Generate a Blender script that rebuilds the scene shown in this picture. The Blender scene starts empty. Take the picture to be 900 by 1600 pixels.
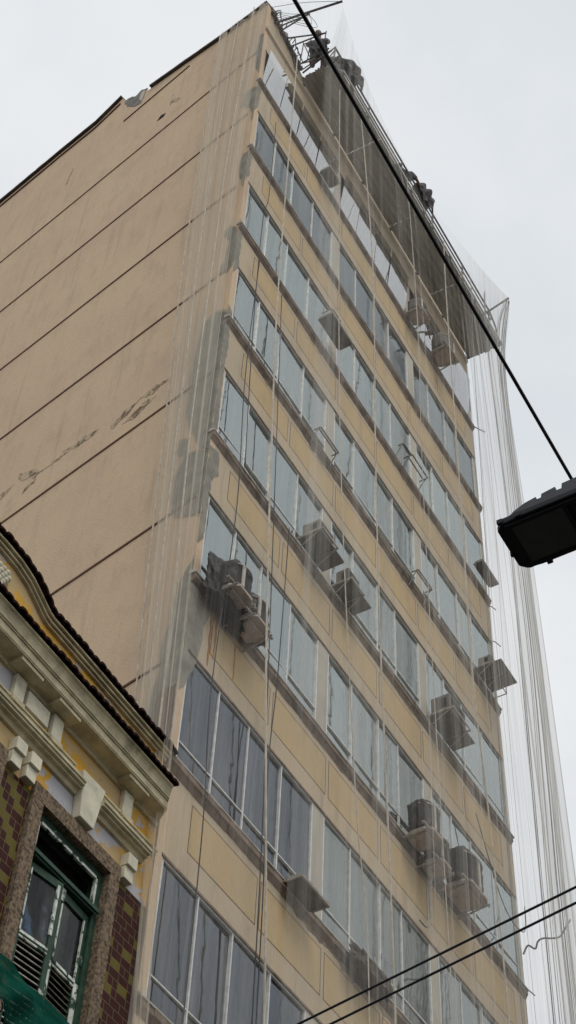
import bpy, bmesh, math, random
from mathutils import Vector, Matrix, noise
R = math.radians
random.seed(7)
S = bpy.context.scene
COL = S.collection
SA = 0.177679                       # the party wall leaves the street front at this skew
SDX, SDY = math.sin(SA), math.cos(SA)
W = 9.475                           # width of the street front
ROOTLOC = {}

# ------------------------------------------------------------------ materials
def nt(name):
    m = bpy.data.materials.new(name); m.use_nodes = True
    t = m.node_tree
    for n in list(t.nodes): t.nodes.remove(n)
    o = t.nodes.new('ShaderNodeOutputMaterial')
    return m, t, o

def mixc(t, fac, a, b, blend='MIX'):
    n = t.nodes.new('ShaderNodeMix'); n.data_type = 'RGBA'; n.blend_type = blend
    def put(sock, v):
        if isinstance(v, bpy.types.NodeSocket): t.links.new(v, sock)
        elif isinstance(v, (int, float)): sock.default_value = v
        else: sock.default_value = (*v, 1)
    put(n.inputs[0], fac); put(n.inputs[6], a); put(n.inputs[7], b)
    return n.outputs[2]

def noise_tex(t, scale=5, detail=5, rough=.6, stretch=(1, 1, 1), seed=0, coord='pos', dist=0.0):
    if coord == 'pos':
        g = t.nodes.new('ShaderNodeNewGeometry'); src = g.outputs['Position']
    elif coord == 'uv':
        g = t.nodes.new('ShaderNodeTexCoord'); src = g.outputs['UV']
    else:
        g = t.nodes.new('ShaderNodeTexCoord'); src = g.outputs['Object']
    mp = t.nodes.new('ShaderNodeMapping'); t.links.new(src, mp.inputs[0])
    mp.inputs['Scale'].default_value = stretch; mp.inputs['Location'].default_value = (seed*3.1, seed*1.7, seed*2.3)
    n = t.nodes.new('ShaderNodeTexNoise'); t.links.new(mp.outputs[0], n.inputs['Vector'])
    n.inputs['Scale'].default_value = scale; n.inputs['Detail'].default_value = detail
    n.inputs['Roughness'].default_value = rough; n.inputs['Distortion'].default_value = dist
    return n.outputs['Fac']

def ramp(t, src, a, b, va=0.0, vb=1.0):
    n = t.nodes.new('ShaderNodeMapRange'); t.links.new(src, n.inputs[0])
    n.inputs[1].default_value = a; n.inputs[2].default_value = b
    n.inputs[3].default_value = va; n.inputs[4].default_value = vb
    n.interpolation_type = 'SMOOTHSTEP'
    return n.outputs[0]

def mult(t, a, b):
    n = t.nodes.new('ShaderNodeMath'); n.operation = 'MULTIPLY'
    for i, v in enumerate((a, b)):
        if isinstance(v, (int, float)): n.inputs[i].default_value = v
        else: t.links.new(v, n.inputs[i])
    return n.outputs[0]

def finish(t, o, col, rough=.8, metal=0, bump=None, bs=.3, bd=.01, spec=.3):
    p = t.nodes.new('ShaderNodeBsdfPrincipled')
    if isinstance(col, bpy.types.NodeSocket): t.links.new(col, p.inputs['Base Color'])
    else: p.inputs['Base Color'].default_value = (*col, 1)
    p.inputs['Roughness'].default_value = rough; p.inputs['Metallic'].default_value = metal
    p.inputs['Specular IOR Level'].default_value = spec
    if bump is not None:
        b = t.nodes.new('ShaderNodeBump'); b.inputs['Strength'].default_value = bs; b.inputs['Distance'].default_value = bd
        t.links.new(bump, b.inputs['Height']); t.links.new(b.outputs[0], p.inputs['Normal'])
    t.links.new(p.outputs[0], o.inputs[0])
    return p

def simple(name, col, rough=.7, metal=0, var=.25, scale=8, stretch=(1, 1, 1), bs=.2, spec=.3, dirt=None, dlo=.5, dhi=.7, bd=.01):
    m, t, o = nt(name)
    n = noise_tex(t, scale, 6, .65, stretch)
    dark = tuple(c*(1-var) for c in col); lite = tuple(min(1, c*(1+var*.6)) for c in col)
    c = mixc(t, ramp(t, n, .3, .7), dark, lite)
    if dirt:
        n2 = noise_tex(t, scale*.45, 8, .7, stretch, seed=4)
        c = mixc(t, ramp(t, n2, dlo, dhi), c, dirt)
    finish(t, o, c, rough, metal, n, bs, bd, spec)
    return m

def wall_paint(name, base, blot, streak, streakamt=.35, bs=.25):
    m, t, o = nt(name)
    n1 = noise_tex(t, .45, 7, .65, (1, 1, 1.4))
    n2 = noise_tex(t, 2.2, 8, .7, (1, 1, .6), seed=2)
    n3 = noise_tex(t, 5, 6, .7, (1, 1, .07), seed=5)
    n4 = noise_tex(t, 38, 4, .6, seed=1)
    c = mixc(t, ramp(t, n1, .38, .66), base, blot)
    c = mixc(t, mult(t, ramp(t, n2, .48, .72), .5), c, tuple(x*.72 for x in base))
    c = mixc(t, mult(t, ramp(t, n3, .5, .78), streakamt), c, streak)
    c = mixc(t, mult(t, ramp(t, n4, .55, .8), .2), c, tuple(x*.6 for x in base))
    h = t.nodes.new('ShaderNodeMath'); h.operation = 'ADD'; t.links.new(n2, h.inputs[0])
    t.links.new(mult(t, n4, .5), h.inputs[1])
    finish(t, o, c, .88, 0, h.outputs[0], bs, .03, .2)
    return m

M = {}
M['side'] = wall_paint('party_wall_render', (.655, .492, .325), (.62, .455, .315), (.42, .33, .23), .6, .5)
M['band'] = wall_paint('beige_render', (.54, .435, .305), (.49, .405, .295), (.24, .195, .15), .6)
M['ochre'] = wall_paint('ochre_render', (.55, .405, .225), (.51, .39, .24), (.34, .265, .18), .55)
M['pier'] = wall_paint('pier_render', (.52, .48, .40), (.45, .41, .34), (.24, .21, .18), .55)
M['cement'] = simple('cement_patch', (.25, .24, .20), .9, 0, .3, 4, bs=.5, dirt=(.34, .29, .215), dlo=.56, dhi=.72)
M['repair'] = simple('rough_render_repair', (.44, .36, .25), .9, 0, .25, 6, bs=.6, dirt=(.30, .265, .20), dlo=.5, dhi=.64)
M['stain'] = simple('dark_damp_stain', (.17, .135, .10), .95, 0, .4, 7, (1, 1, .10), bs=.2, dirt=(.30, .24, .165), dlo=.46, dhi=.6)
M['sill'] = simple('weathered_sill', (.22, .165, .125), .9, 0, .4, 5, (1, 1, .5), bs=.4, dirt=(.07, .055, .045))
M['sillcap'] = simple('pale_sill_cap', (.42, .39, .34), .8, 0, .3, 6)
M['joint'] = simple('dark_joint', (.14, .085, .05), .9)
M['groove'] = simple('brown_groove', (.15, .075, .045), .9)
M['crack'] = simple('broken_plaster', (.22, .155, .095), 1, 0, .6, 20, bs=.9, dirt=(.52, .41, .28), dlo=.44, dhi=.54)
M['alu'] = simple('window_aluminium', (.72, .72, .70), .45, .25, .2, 10)
M['aludark'] = simple('dull_aluminium', (.20, .20, .19), .5, .2, .3, 10)
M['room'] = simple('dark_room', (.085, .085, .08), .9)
M['concrete'] = simple('old_concrete', (.2, .19, .17), .9, 0, .35, 3, bs=.5)
M['coping'] = simple('stained_coping', (.10, .08, .065), .9, 0, .4, 5, bs=.6)
M['deckm'] = simple('scaffold_sheet', (.44, .42, .37), .9, 0, .3, 3, (.3, 3, 3), bs=.4, dirt=(.28, .26, .225), dlo=.48, dhi=.66)
M['deckedge'] = simple('pale_edge_board', (.50, .49, .46), .8, 0, .2, 4)
M['steel'] = simple('scaffold_steel', (.10, .095, .095), .6, .4, .4, 12)
M['ironrust'] = simple('rusted_iron', (.13, .085, .06), .8, .2, .4, 14)
M['bracket'] = simple('painted_bracket', (.34, .31, .27), .7, .1, .35, 12)
M['bag'] = simple('black_plastic_bag', (.008, .007, .007), .55, 0, .4, 7, (1, 1, .3), bs=.9, spec=.25, bd=.04)
M['casing'] = simple('ac_casing', (.27, .25, .215), .65, 0, .25, 9, dirt=(.2, .17, .13), dlo=.5, dhi=.7)
M['pan'] = simple('ac_base_pan', (.42, .35, .30), .75, 0, .2, 9, dirt=(.25, .19, .15), dlo=.52, dhi=.7)
M['fins'] = simple('ac_fins', (.03, .03, .03), .6, .3, .3, 30)
M['strap'] = simple('pale_strap', (.50, .46, .40), .7)
M['tray'] = simple('rusty_tray_sheet', (.085, .072, .062), .85, .1, .4, 6, bs=.4, dirt=(.16, .12, .09))
M['traypale'] = simple('grey_tray_sheet', (.17, .155, .14), .8, .1, .3, 6, (1, 1, .4), dirt=(.10, .09, .08))
M['rope'] = simple('pale_rope', (.52, .47, .39), .9)
M['dropwire'] = simple('dark_drop_wire', (.045, .045, .05), .8)
M['cable'] = simple('black_cable', (.006, .006, .013), .5, spec=.25)
M['strand'] = simple('net_strand', (.26, .26, .25), .9)
M['lamp'] = simple('lamp_housing', (.012, .012, .015), .6, .1, .2, spec=.2)
M['lamptop'] = simple('lamp_fins', (.045, .045, .052), .5, .2, .2)
M['lens'] = simple('lamp_lens', (.045, .052, .05), .3, 0, .2, spec=.3)
M['cream'] = simple('cream_moulding', (.50, .44, .29), .8, 0, .3, 5, bs=.45, dirt=(.20, .175, .11), dlo=.55, dhi=.75)
M['creamlite'] = simple('pale_block_paint', (.60, .56, .43), .75, 0, .2, 5, bs=.2, dirt=(.2, .19, .14), dlo=.56, dhi=.75)
M['granite'] = simple('granite_surround', (.18, .13, .085), .9, 0, .75, 32, bs=.5)
M['green'] = simple('dark_green_paint', (.02, .055, .032), .5, 0, .4, 12, dirt=(.45, .48, .42), dlo=.66, dhi=.70)
M['peel'] = simple('peeled_white_paint', (.62, .64, .57), .7, 0, .3, 14, dirt=(.02, .05, .03), dlo=.50, dhi=.56)
M['louvre'] = simple('louvre_slat', (.42, .40, .34), .7, 0, .5, 10)
M['black'] = simple('black_void', (.004, .004, .004), 1)
M['iron'] = simple('wrought_iron', (.012, .012, .012), .5, .4, .3, 15)
M['white'] = simple('white_plaster', (.52, .51, .46), .8, 0, .15, 8)
M['asphalt'] = simple('asphalt', (.05, .05, .052), .9, 0, .3, 10)
M['paving'] = simple('paving', (.2, .19, .17), .9, 0, .3, 6)
M['farwall'] = simple('occluder_wall', (.22, .19, .15), .9, 0, .2, 2)
M['farglass'] = simple('occluder_window', (.03, .035, .04), .3)
M['skin'] = simple('skin', (.16, .08, .05), .6, 0, .1)
M['shirt_a'] = simple('dark_grey_shirt', (.05, .052, .06), .9)
M['shirt_b'] = simple('grey_shirt', (.085, .085, .09), .9)
M['shirt_c'] = simple('blue_grey_shirt', (.10, .11, .125), .9)
M['trouser'] = simple('dark_trousers', (.035, .035, .04), .9)
M['hair'] = simple('black_hair', (.012, .01, .01), .6)
M['cloth'] = simple('grey_tarpaulin', (.11, .10, .105), .8, 0, .5, 8, (1, 1, .4), bs=.8, bd=.03)

def make_peeling():
    m, t, o = nt('peeling_yellow_wall')
    a = noise_tex(t, 1.1, 6, .6, (1, 1, 1.3), seed=3)
    b = noise_tex(t, 1.5, 7, .62, (1, 1, 1.2), seed=8)
    d = noise_tex(t, 14, 6, .7, seed=1)
    c = mixc(t, ramp(t, a, .44, .50), (.60, .33, .045), (.50, .36, .18))
    c = mixc(t, ramp(t, b, .50, .53), c, (.44, .43, .45))
    c = mixc(t, mult(t, ramp(t, d, .55, .75), .5), c, (.14, .11, .06))
    finish(t, o, c, .85, 0, b, .4, .02)
    return m
M['peeling'] = make_peeling()

def make_tiles():
    m, t, o = nt('glazed_wall_tiles')
    g = t.nodes.new('ShaderNodeNewGeometry')
    sp = t.nodes.new('ShaderNodeSeparateXYZ'); t.links.new(g.outputs['Position'], sp.inputs[0])
    cb = t.nodes.new('ShaderNodeCombineXYZ'); t.links.new(sp.outputs[0], cb.inputs[0]); t.links.new(sp.outputs[2], cb.inputs[1])
    br = t.nodes.new('ShaderNodeTexBrick'); t.links.new(cb.outputs[0], br.inputs['Vector'])
    br.inputs['Scale'].default_value = 1; br.inputs['Brick Width'].default_value = .15; br.inputs['Row Height'].default_value = .095
    br.inputs['Mortar Size'].default_value = .0035; br.inputs['Mortar Smooth'].default_value = .35; br.offset = .5
    br.inputs['Bias'].default_value = -.12
    br.inputs['Color1'].default_value = (.055, .018, .012, 1); br.inputs['Color2'].default_value = (.10, .085, .02, 1)
    br.inputs['Mortar'].default_value = (.10, .085, .055, 1)
    # diagonal alternation of olive among brown
    a = t.nodes.new('ShaderNodeMath'); a.operation = 'DIVIDE'; t.links.new(sp.outputs[2], a.inputs[0]); a.inputs[1].default_value = .095
    af = t.nodes.new('ShaderNodeMath'); af.operation = 'FLOOR'; t.links.new(a.outputs[0], af.inputs[0])
    md = t.nodes.new('ShaderNodeMath'); md.operation = 'FLOORED_MODULO'; t.links.new(af.outputs[0], md.inputs[0]); md.inputs[1].default_value = 2
    xx = t.nodes.new('ShaderNodeMath'); xx.operation = 'DIVIDE'; t.links.new(sp.outputs[0], xx.inputs[0]); xx.inputs[1].default_value = .15
    sh = t.nodes.new('ShaderNodeMath'); sh.operation = 'MULTIPLY_ADD'; t.links.new(md.outputs[0], sh.inputs[0]); sh.inputs[1].default_value = .5; t.links.new(xx.outputs[0], sh.inputs[2])
    xf = t.nodes.new('ShaderNodeMath'); xf.operation = 'FLOOR'; t.links.new(sh.outputs[0], xf.inputs[0])
    m3 = t.nodes.new('ShaderNodeMath'); m3.operation = 'ADD'; t.links.new(xf.outputs[0], m3.inputs[0])
    hf = t.nodes.new('ShaderNodeMath'); hf.operation = 'MULTIPLY'; t.links.new(af.outputs[0], hf.inputs[0]); hf.inputs[1].default_value = .5
    hfl = t.nodes.new('ShaderNodeMath'); hfl.operation = 'FLOOR'; t.links.new(hf.outputs[0], hfl.inputs[0])
    t.links.new(hfl.outputs[0], m3.inputs[1])
    m4 = t.nodes.new('ShaderNodeMath'); m4.operation = 'FLOORED_MODULO'; t.links.new(m3.outputs[0], m4.inputs[0]); m4.inputs[1].default_value = 2
    vn = t.nodes.new('ShaderNodeTexWhiteNoise'); cc = t.nodes.new('ShaderNodeCombineXYZ')
    t.links.new(xf.outputs[0], cc.inputs[0]); t.links.new(af.outputs[0], cc.inputs[1]); t.links.new(cc.outputs[0], vn.inputs['Vector'])
    base = mixc(t, m4.outputs[0], (.050, .016, .014), (.125, .100, .024))
    base = mixc(t, ramp(t, vn.outputs['Value'], .62, .66), base, (.045, .015, .013))
    col = mixc(t, br.outputs['Fac'], base, (.17, .145, .07))
    iv = t.nodes.new('ShaderNodeMath'); iv.operation = 'SUBTRACT'; iv.inputs[0].default_value = 1; t.links.new(br.outputs['Fac'], iv.inputs[1])
    finish(t, o, col, .5, 0, iv.outputs[0], .8, .01, .06)
    return m
M['tiles'] = make_tiles()

def make_glass(name, ior, tint, rough=.03, wav=.04, gtint=(.90, .98, 1)):
    m, t, o = nt(name)
    tr = t.nodes.new('ShaderNodeBsdfTransparent'); tr.inputs[0].default_value = (*tint, 1)
    gl = t.nodes.new('ShaderNodeBsdfGlossy'); gl.inputs['Roughness'].default_value = rough
    gl.inputs['Color'].default_value = (*gtint, 1)
    n = noise_tex(t, 1.3, 3, .5)
    b = t.nodes.new('ShaderNodeBump'); b.inputs['Strength'].default_value = wav; b.inputs['Distance'].default_value = .1
    t.links.new(n, b.inputs['Height']); t.links.new(b.outputs[0], gl.inputs['Normal'])
    f = t.nodes.new('ShaderNodeFresnel'); f.inputs['IOR'].default_value = ior
    mx = t.nodes.new('ShaderNodeMixShader'); t.links.new(f.outputs[0], mx.inputs[0])
    df = t.nodes.new('ShaderNodeBsdfDiffuse'); df.inputs[0].default_value = (.33, .31, .27, 1)   # dust film
    n2 = noise_tex(t, 3, 6, .7, (1, 1, .2), seed=6)
    m2 = t.nodes.new('ShaderNodeMixShader'); t.links.new(ramp(t, n2, .4, .85, .02, .30), m2.inputs[0])
    t.links.new(tr.outputs[0], m2.inputs[1]); t.links.new(df.outputs[0], m2.inputs[2])
    t.links.new(m2.outputs[0], mx.inputs[1]); t.links.new(gl.outputs[0], mx.inputs[2])
    t.links.new(mx.outputs[0], o.inputs[0])
    return m
M['glass_film'] = make_glass('reflective_glass', 9.0, (.5, .5, .5), .03, .02, (1, 1, 1))
M['glass_pale'] = make_glass('window_glass', 2.6, (.88, .95, .95), .03, .04, (.93, 1, .98))
M['glass_dark'] = make_glass('tinted_glass', 1.5, (.45, .52, .52), .05)
M['glass_up'] = make_glass('upper_window_glass', 4.6, (.88, .95, .93), .03, .04, (.92, 1, .985))
M['glass_low'] = make_glass('slate_glass', 1.8, (.4, .45, .5), .03, .04, (.82, .90, 1))
M['glass_old'] = make_glass('old_house_glass', 1.3, (.3, .35, .42))

def curtain_mat(name, col, sc=26, con=.25):
    m, t, o = nt(name)
    n = noise_tex(t, sc, 3, .5, (1, 1, .02))
    n2 = noise_tex(t, 1.2, 4, .6)
    c = mixc(t, ramp(t, n, .35, .65), tuple(x*(1-con) for x in col), col)
    c = mixc(t, mult(t, ramp(t, n2, .4, .7), .35), c, tuple(x*.65 for x in col))
    finish(t, o, c, .9)
    return m
CUR = {'grey': curtain_mat('pale_grey_curtain', (.44, .47, .46)), 'green': curtain_mat('green_grey_blind', (.44, .49, .46)),
       'pale': curtain_mat('white_curtain', (.66, .66, .62), 40, .35),
       'pink': curtain_mat('mauve_curtain', (.34, .30, .30)), 'tan': curtain_mat('tan_blind', (.40, .37, .30)),
       'blue': curtain_mat('blue_grey_film', (.26, .30, .33)), 'slate': curtain_mat('slate_blind', (.06, .07, .08), con=.1),
       'dark': curtain_mat('dark_green_film', (.075, .085, .08), con=.35)}

def make_net(name, lo, hi, col, su, sv, cut=(.42, .75), edge=0):
    m, t, o = nt(name)
    n = noise_tex(t, 1, 5, .7, (su, sv, 1), coord='uv')
    n2 = noise_tex(t, 1, 3, .6, (su*.10, sv*1.6, 1), coord='uv', seed=5)
    a = mult(t, ramp(t, n, cut[0], cut[1], .30, 1.0), ramp(t, n2, .36, .66, lo, hi))
    if edge:
        uvn = t.nodes.new('ShaderNodeTexCoord'); sx_ = t.nodes.new('ShaderNodeSeparateXYZ'); t.links.new(uvn.outputs['UV'], sx_.inputs[0])
        e_ = mult(t, ramp(t, sx_.outputs[0], .70, .95), edge)
        e_ = mult(t, e_, ramp(t, n, .3, .7, .5, 1.0))
        ad_ = t.nodes.new('ShaderNodeMath'); ad_.operation = 'ADD'; t.links.new(a, ad_.inputs[0]); t.links.new(e_, ad_.inputs[1]); a = ad_.outputs[0]
    df = t.nodes.new('ShaderNodeBsdfDiffuse'); df.inputs[0].default_value = (*col, 1)
    tl = t.nodes.new('ShaderNodeBsdfTranslucent'); tl.inputs[0].default_value = (*col, 1)
    ad = t.nodes.new('ShaderNodeMixShader'); ad.inputs[0].default_value = .5
    t.links.new(df.outputs[0], ad.inputs[1]); t.links.new(tl.outputs[0], ad.inputs[2])
    tr = t.nodes.new('ShaderNodeBsdfTransparent')
    mx = t.nodes.new('ShaderNodeMixShader'); t.links.new(a, mx.inputs[0])
    t.links.new(tr.outputs[0], mx.inputs[1]); t.links.new(ad.outputs[0], mx.inputs[2])
    t.links.new(mx.outputs[0], o.inputs[0])
    return m
M['net_front'] = make_net('facade_netting', .10, .42, (.78, .76, .72), 80, 1.3, (.38, .72), .38)
M['net_end'] = make_net('corner_netting', .06, .24, (.78, .76, .72), 60, 1.3, (.38, .72))
M['net_side'] = make_net('side_netting', .5, .8, (.80, .75, .66), 16, .7, (.3, .7))
M['net_green'] = make_net('green_mesh', .80, .99, (.012, .11, .075), 10, 8, (.2, .35))

# ------------------------------------------------------------------ mesh helpers
class MB:
    def __init__(s): s.v = []; s.f = []; s.uv = None
    def box(s, x0, x1, y0, y1, z0, z1, fn=None):
        b = len(s.v)
        for x, y, z in ((x0,y0,z0),(x1,y0,z0),(x1,y1,z0),(x0,y1,z0),(x0,y0,z1),(x1,y0,z1),(x1,y1,z1),(x0,y1,z1)):
            s.v.append(fn(x, y, z) if fn else (x, y, z))
        s.f += [tuple(b+i for i in q) for q in ((0,3,2,1),(4,5,6,7),(0,1,5,4),(1,2,6,5),(2,3,7,6),(3,0,4,7))]
        return s
    def tube(s, pts, r, n=6):
        pts = [Vector(p) for p in pts]; rings = []
        for i, p in enumerate(pts):
            d = (pts[min(i+1, len(pts)-1)] - pts[max(i-1, 0)]).normalized()
            a = d.orthogonal().normalized()
            if i and rings:
                a = (pa - d*pa.dot(d)); a = a.normalized() if a.length > 1e-6 else d.orthogonal().normalized()
            pa = a; bb = d.cross(a); rr = r[i] if isinstance(r, (list, tuple)) else r
            base = len(s.v)
            for k in range(n):
                an = 2*math.pi*k/n
                s.v.append(tuple(p + a*math.cos(an)*rr + bb*math.sin(an)*rr))
            rings.append(base)
        for i in range(len(rings)-1):
            for k in range(n):
                s.f.append((rings[i]+k, rings[i]+(k+1) % n, rings[i+1]+(k+1) % n, rings[i+1]+k))
        s.f.append(tuple(rings[0]+k for k in range(n-1, -1, -1))); s.f.append(tuple(rings[-1]+k for k in range(n)))
        return s
    def prism(s, poly, fn, d0, d1):
        """closed 2-D outline poly [(a,b)], fn(a,b,d) -> xyz, between depths d0, d1"""
        b = len(s.v); n = len(poly)
        for d in (d0, d1):
            for a, c in poly: s.v.append(tuple(fn(a, c, d)))
        s.f.append(tuple(range(b, b+n))); s.f.append(tuple(range(b+2*n-1, b+n-1, -1)))
        for i in range(n):
            j = (i+1) % n; s.f.append((b+i, b+n+i, b+n+j, b+j))
        return s
    def extr_x(s, prof, x0, x1):
        """profile of (y,z) swept along x"""
        return s.prism(prof, lambda a, c, d: (d, a, c), x0, x1)
    def grid(s, fn, nu, nv):
        b = len(s.v); s.uv = {}
        for j in range(nv+1):
            for i in range(nu+1):
                s.uv[len(s.v)] = (i/nu, j/nv); s.v.append(tuple(fn(i/nu, j/nv)))
        for j in range(nv):
            for i in range(nu):
                a = b+j*(nu+1)+i; s.f.append((a, a+1, a+nu+2, a+nu+1))
        return s
    def build(s, name, mat, parent=None, bevel=0, smooth=False, keep=False):
        me = bpy.data.meshes.new(name)
        off = ROOTLOC.get(parent.name, (0, 0, 0)) if parent else (0, 0, 0)
        if parent is None and s.v:
            zs = [v[2] for v in s.v]; n = len(s.v)
            off = (sum(v[0] for v in s.v)/n, sum(v[1] for v in s.v)/n, min(zs))
        me.from_pydata([(v[0]-off[0], v[1]-off[1], v[2]-off[2]) for v in s.v], [], s.f)
        bm = bmesh.new(); bm.from_mesh(me)
        if keep: pass
        elif not s.uv: bmesh.ops.recalc_face_normals(bm, faces=bm.faces)
        else:
            l = bm.loops.layers.uv.new('UVMap')
            for f in bm.faces:
                for lp in f.loops: lp[l].uv = s.uv.get(lp.vert.index, (0, 0))
        bm.to_mesh(me); bm.free()
        if mat: me.materials.append(mat)
        o = bpy.data.objects.new(name, me); COL.objects.link(o)
        if parent:
            o.parent = parent; ROOTLOC[o.name] = off
        else:
            o.location = off; ROOTLOC[o.name] = off
        if bevel:
            bv = o.modifiers.new('bevel', 'BEVEL'); bv.width = bevel; bv.segments = 2; bv.limit_method = 'ANGLE'
        if smooth:
            for p in me.polygons: p.use_smooth = True
        return o

def tag(o, label, cat, group=None):
    o['label'] = label; o['category'] = cat
    if group: o['group'] = group
    return o
def thing(name, label, cat, loc=(0, 0, 0), group=None):
    o = bpy.data.objects.new(name, None); COL.objects.link(o); o.location = loc; ROOTLOC[o.name] = tuple(loc)
    o.empty_display_size = .2
    return tag(o, label, cat, group)
def struct(o, kind='structure'): o['kind'] = kind; return o
def sidep(s, off, z):
    """point on the party wall: s metres from the street corner, off metres out of the wall"""
    return (s*SDX - off*SDY, s*SDY + off*SDX, z)

def rough_poly(pts, amp=.035, seed=0):
    out = []
    for i, (a, b) in enumerate(pts):
        c, d = pts[(i+1) % len(pts)]
        k = max(1, int(math.hypot(c-a, d-b)/.06))
        for q in range(k):
            f = q/k; x = a+(c-a)*f; y = b+(d-b)*f
            out.append((x+amp*noise.noise((x*7+seed, y*7, 1)), y+amp*noise.noise((x*7, y*7, 9+seed))))
    return out
# ------------------------------------------------------------------ ground and street
struct(MB().box(-400, 400, -400, 400, -.5, 0).build('ground', M['asphalt']))
struct(MB().box(-60, 60, -2.0, 0.02, 0.004, .14).build('pavement', M['paving']))
struct(MB().box(-60, 60, -12, -10, 0.004, .14).build('pavement', M['paving']))
opp = thing('added_row_house', 'plain unseen buildings added across the street behind the viewer to block sky light', 'building', (0, -13, 0))  # unseen row, added to hold back sky light from the lower walls
ow = MB()
for x0, x1, h in ((-34, -20, 8), (-20, -11, 7), (-11, -2, 9), (-2, 8, 8), (8, 22, 9)):  # heights chosen by how much sky light the row blocks
    ow.box(x0, x1-.02, -22, -12, 0, h)
ow.build('wall', M['farwall'], opp)
for x in range(-32, 21, 2):
    for z in (1.2, 4.6):
        wq = MB().box(x, x+1, -12.0, -11.96, z, z+1.7); wq.build('window', M['farglass'], opp)

# ------------------------------------------------------------------ the tower
T = thing('office_tower', 'tall narrow beige office block with bands of windows and a blank ochre side wall', 'building', (0, 0, 0))
TOP = 35.0
def par(x, y, z):  # skewed plan
    return (x + y*SDX/SDY, y, z)
NROW = 9
SZ = [31.2-3*i for i in range(NROW)]
BAYS = [(.13, 3.03), (3.30, 6.23), (6.47, 9.35)]
DEPTH = 13.5
HEAD, BOT = 1.72, .06
# facade wall: spandrel bands between the window strips
fw = MB()
zprev = 34.05
for i, s in enumerate(SZ):
    fw.box(.13, W, 0, .22, s+HEAD, zprev)
    zprev = s+BOT
fw.box(.13, W, 0, .22, 0, zprev)
fw.build('facade_wall', M['band'], T)
for i, s in enumerate(SZ):
    for a, b in ((3.03, 3.30), (6.23, 6.47), (9.35, W)):
        MB().box(a, b, .004, .216, s+BOT, s+HEAD).build('window_pier', M['pier'], T)
# parapet band above the top windows (a slightly prouder beam), broken at its upper edge
pb = MB()
n = 60
prof = []
for i in range(n+1):
    x = .13+i/n*1.32
    prof.append((x, 35.28-.52*x/1.45 + .05*noise.noise((x*9, 1, 2)) - (.08 if i % 7 < 2 else 0)))
poly = [(.13, 34.05)] + [(W, 34.05), (W, 34.62)] + [(1.45+ (W-1.45)*(1-k/20), 34.62+.03*noise.noise((k*1.7, 0, 0))) for k in range(1, 20)] + prof[::-1]
pb.prism(poly, lambda a, c, d: (a, d, c), .03, .25)
pb.build('parapet', M['band'], T)
cb = MB()
pe = [(x, z-.02) for x, z in prof] + [(x, z+.10+.05*noise.noise((x*14, 5, 2))) for x, z in prof[::-1]]
cb.prism(pe, lambda a, c, d: (a, d, c), -.045, .27)
cb.build('broken_coping', M['coping'], T)
# cornice moulding under the parapet
MB().extr_x([(0.0, 33.86), (-.05, 33.9), (-.05, 34.03), (0.0, 34.05)], 0.0, W).build('facade_cornice', M['band'], T)
# side wall
sw = MB()
sp = [(0, 0), (0, 35.32), (.5, 35.40), (1.32, 35.58), (2.5, 35.95), (3.78, 36.32), (3.80, 36.50), (4.02, 36.75), (4.2, 36.65), (4.48, 36.95), (4.60, 36.98), (4.75, 37.32), (5.56, 37.02), (6.7, 37.1), (9.0, 37.16), (DEPTH, 37.2), (DEPTH, 0)]
sw.prism(sp, lambda a, c, d: (a*SDX - d, a*SDY, c), .0, -.128)
o = sw.build('side_wall', M['side'], T)
MB().prism([(3.62, 36.0), (3.66, 36.45), (3.85, 36.60), (3.86, 36.1)], lambda a, c, d: sidep(a, d, c), -.24, -.9).build('roof_block', M['concrete'], T)
MB().prism(rough_poly([(3.80, 36.5), (4.02, 36.74), (4.2, 36.64), (4.48, 36.94), (4.62, 36.9), (4.45, 36.4), (4.1, 35.9), (3.9, 35.8)], .03, 4), lambda a, c, d: sidep(a, d, c), .006, -.01).build('render_repair', M['concrete'], T)
MB().prism([(3.84, 36.42), (3.98, 36.6), (4.02, 36.2), (3.9, 35.9)], lambda a, c, d: sidep(a, d, c), .012, -.01).build('render_repair', M['pier'], T)
cp = MB()
for seg in ([(0, 35.32), (.5, 35.40), (1.32, 35.58), (2.5, 35.95), (3.78, 36.32)], [(4.75, 37.32), (5.56, 37.02), (6.7, 37.1), (9.0, 37.16), (DEPTH, 37.2)]):
    top = []; bot = []
    for (a0, c0), (a1, c1) in zip(seg, seg[1:]):
        k = max(2, int((a1-a0)/.12))
        for q in range(k):
            f = q/k; a = a0+(a1-a0)*f; c = c0+(c1-c0)*f
            bot.append((a, c+.003)); top.append((a, c+.075+.03*noise.noise((a*5, 3, 0))))
    cp.prism(bot+top[::-1], lambda a, c, d: sidep(a, d, c), .07, -.3)
cp.build('side_coping', M['coping'], T)
# second lip below the coping, and the ledge over the top storey
lip = MB()
lip.prism([(4.75, 36.98), (5.56, 36.76), (6.7, 36.84), (DEPTH, 36.95), (DEPTH, 36.99), (6.7, 36.88), (5.56, 36.80), (4.75, 37.02)], lambda a, c, d: sidep(a, d, c), .03, 0.0)
lip.prism([(2.35, 35.55), (4.4, 35.50), (4.4, 35.53), (2.35, 35.58)], lambda a, c, d: sidep(a, d, c), .02, 0.0)
lip.build('ledge', M['groove'], T)
# string grooves of the side wall, one per storey; they fade out near the corner
g1 = MB()
for i in range(9):
    z = 32.83-3*i
    sidebeg = .12+.1*((i*37) % 5)/5
    g1.prism([(sidebeg, z-.014), (.9, z-.02), (DEPTH, z-.022), (DEPTH, z+.022), (.9, z+.016), (sidebeg, z+.008)], lambda a, c, d: sidep(a, d, c), .014, 0.0)
g1.build('string_course', M['groove'], T)
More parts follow.
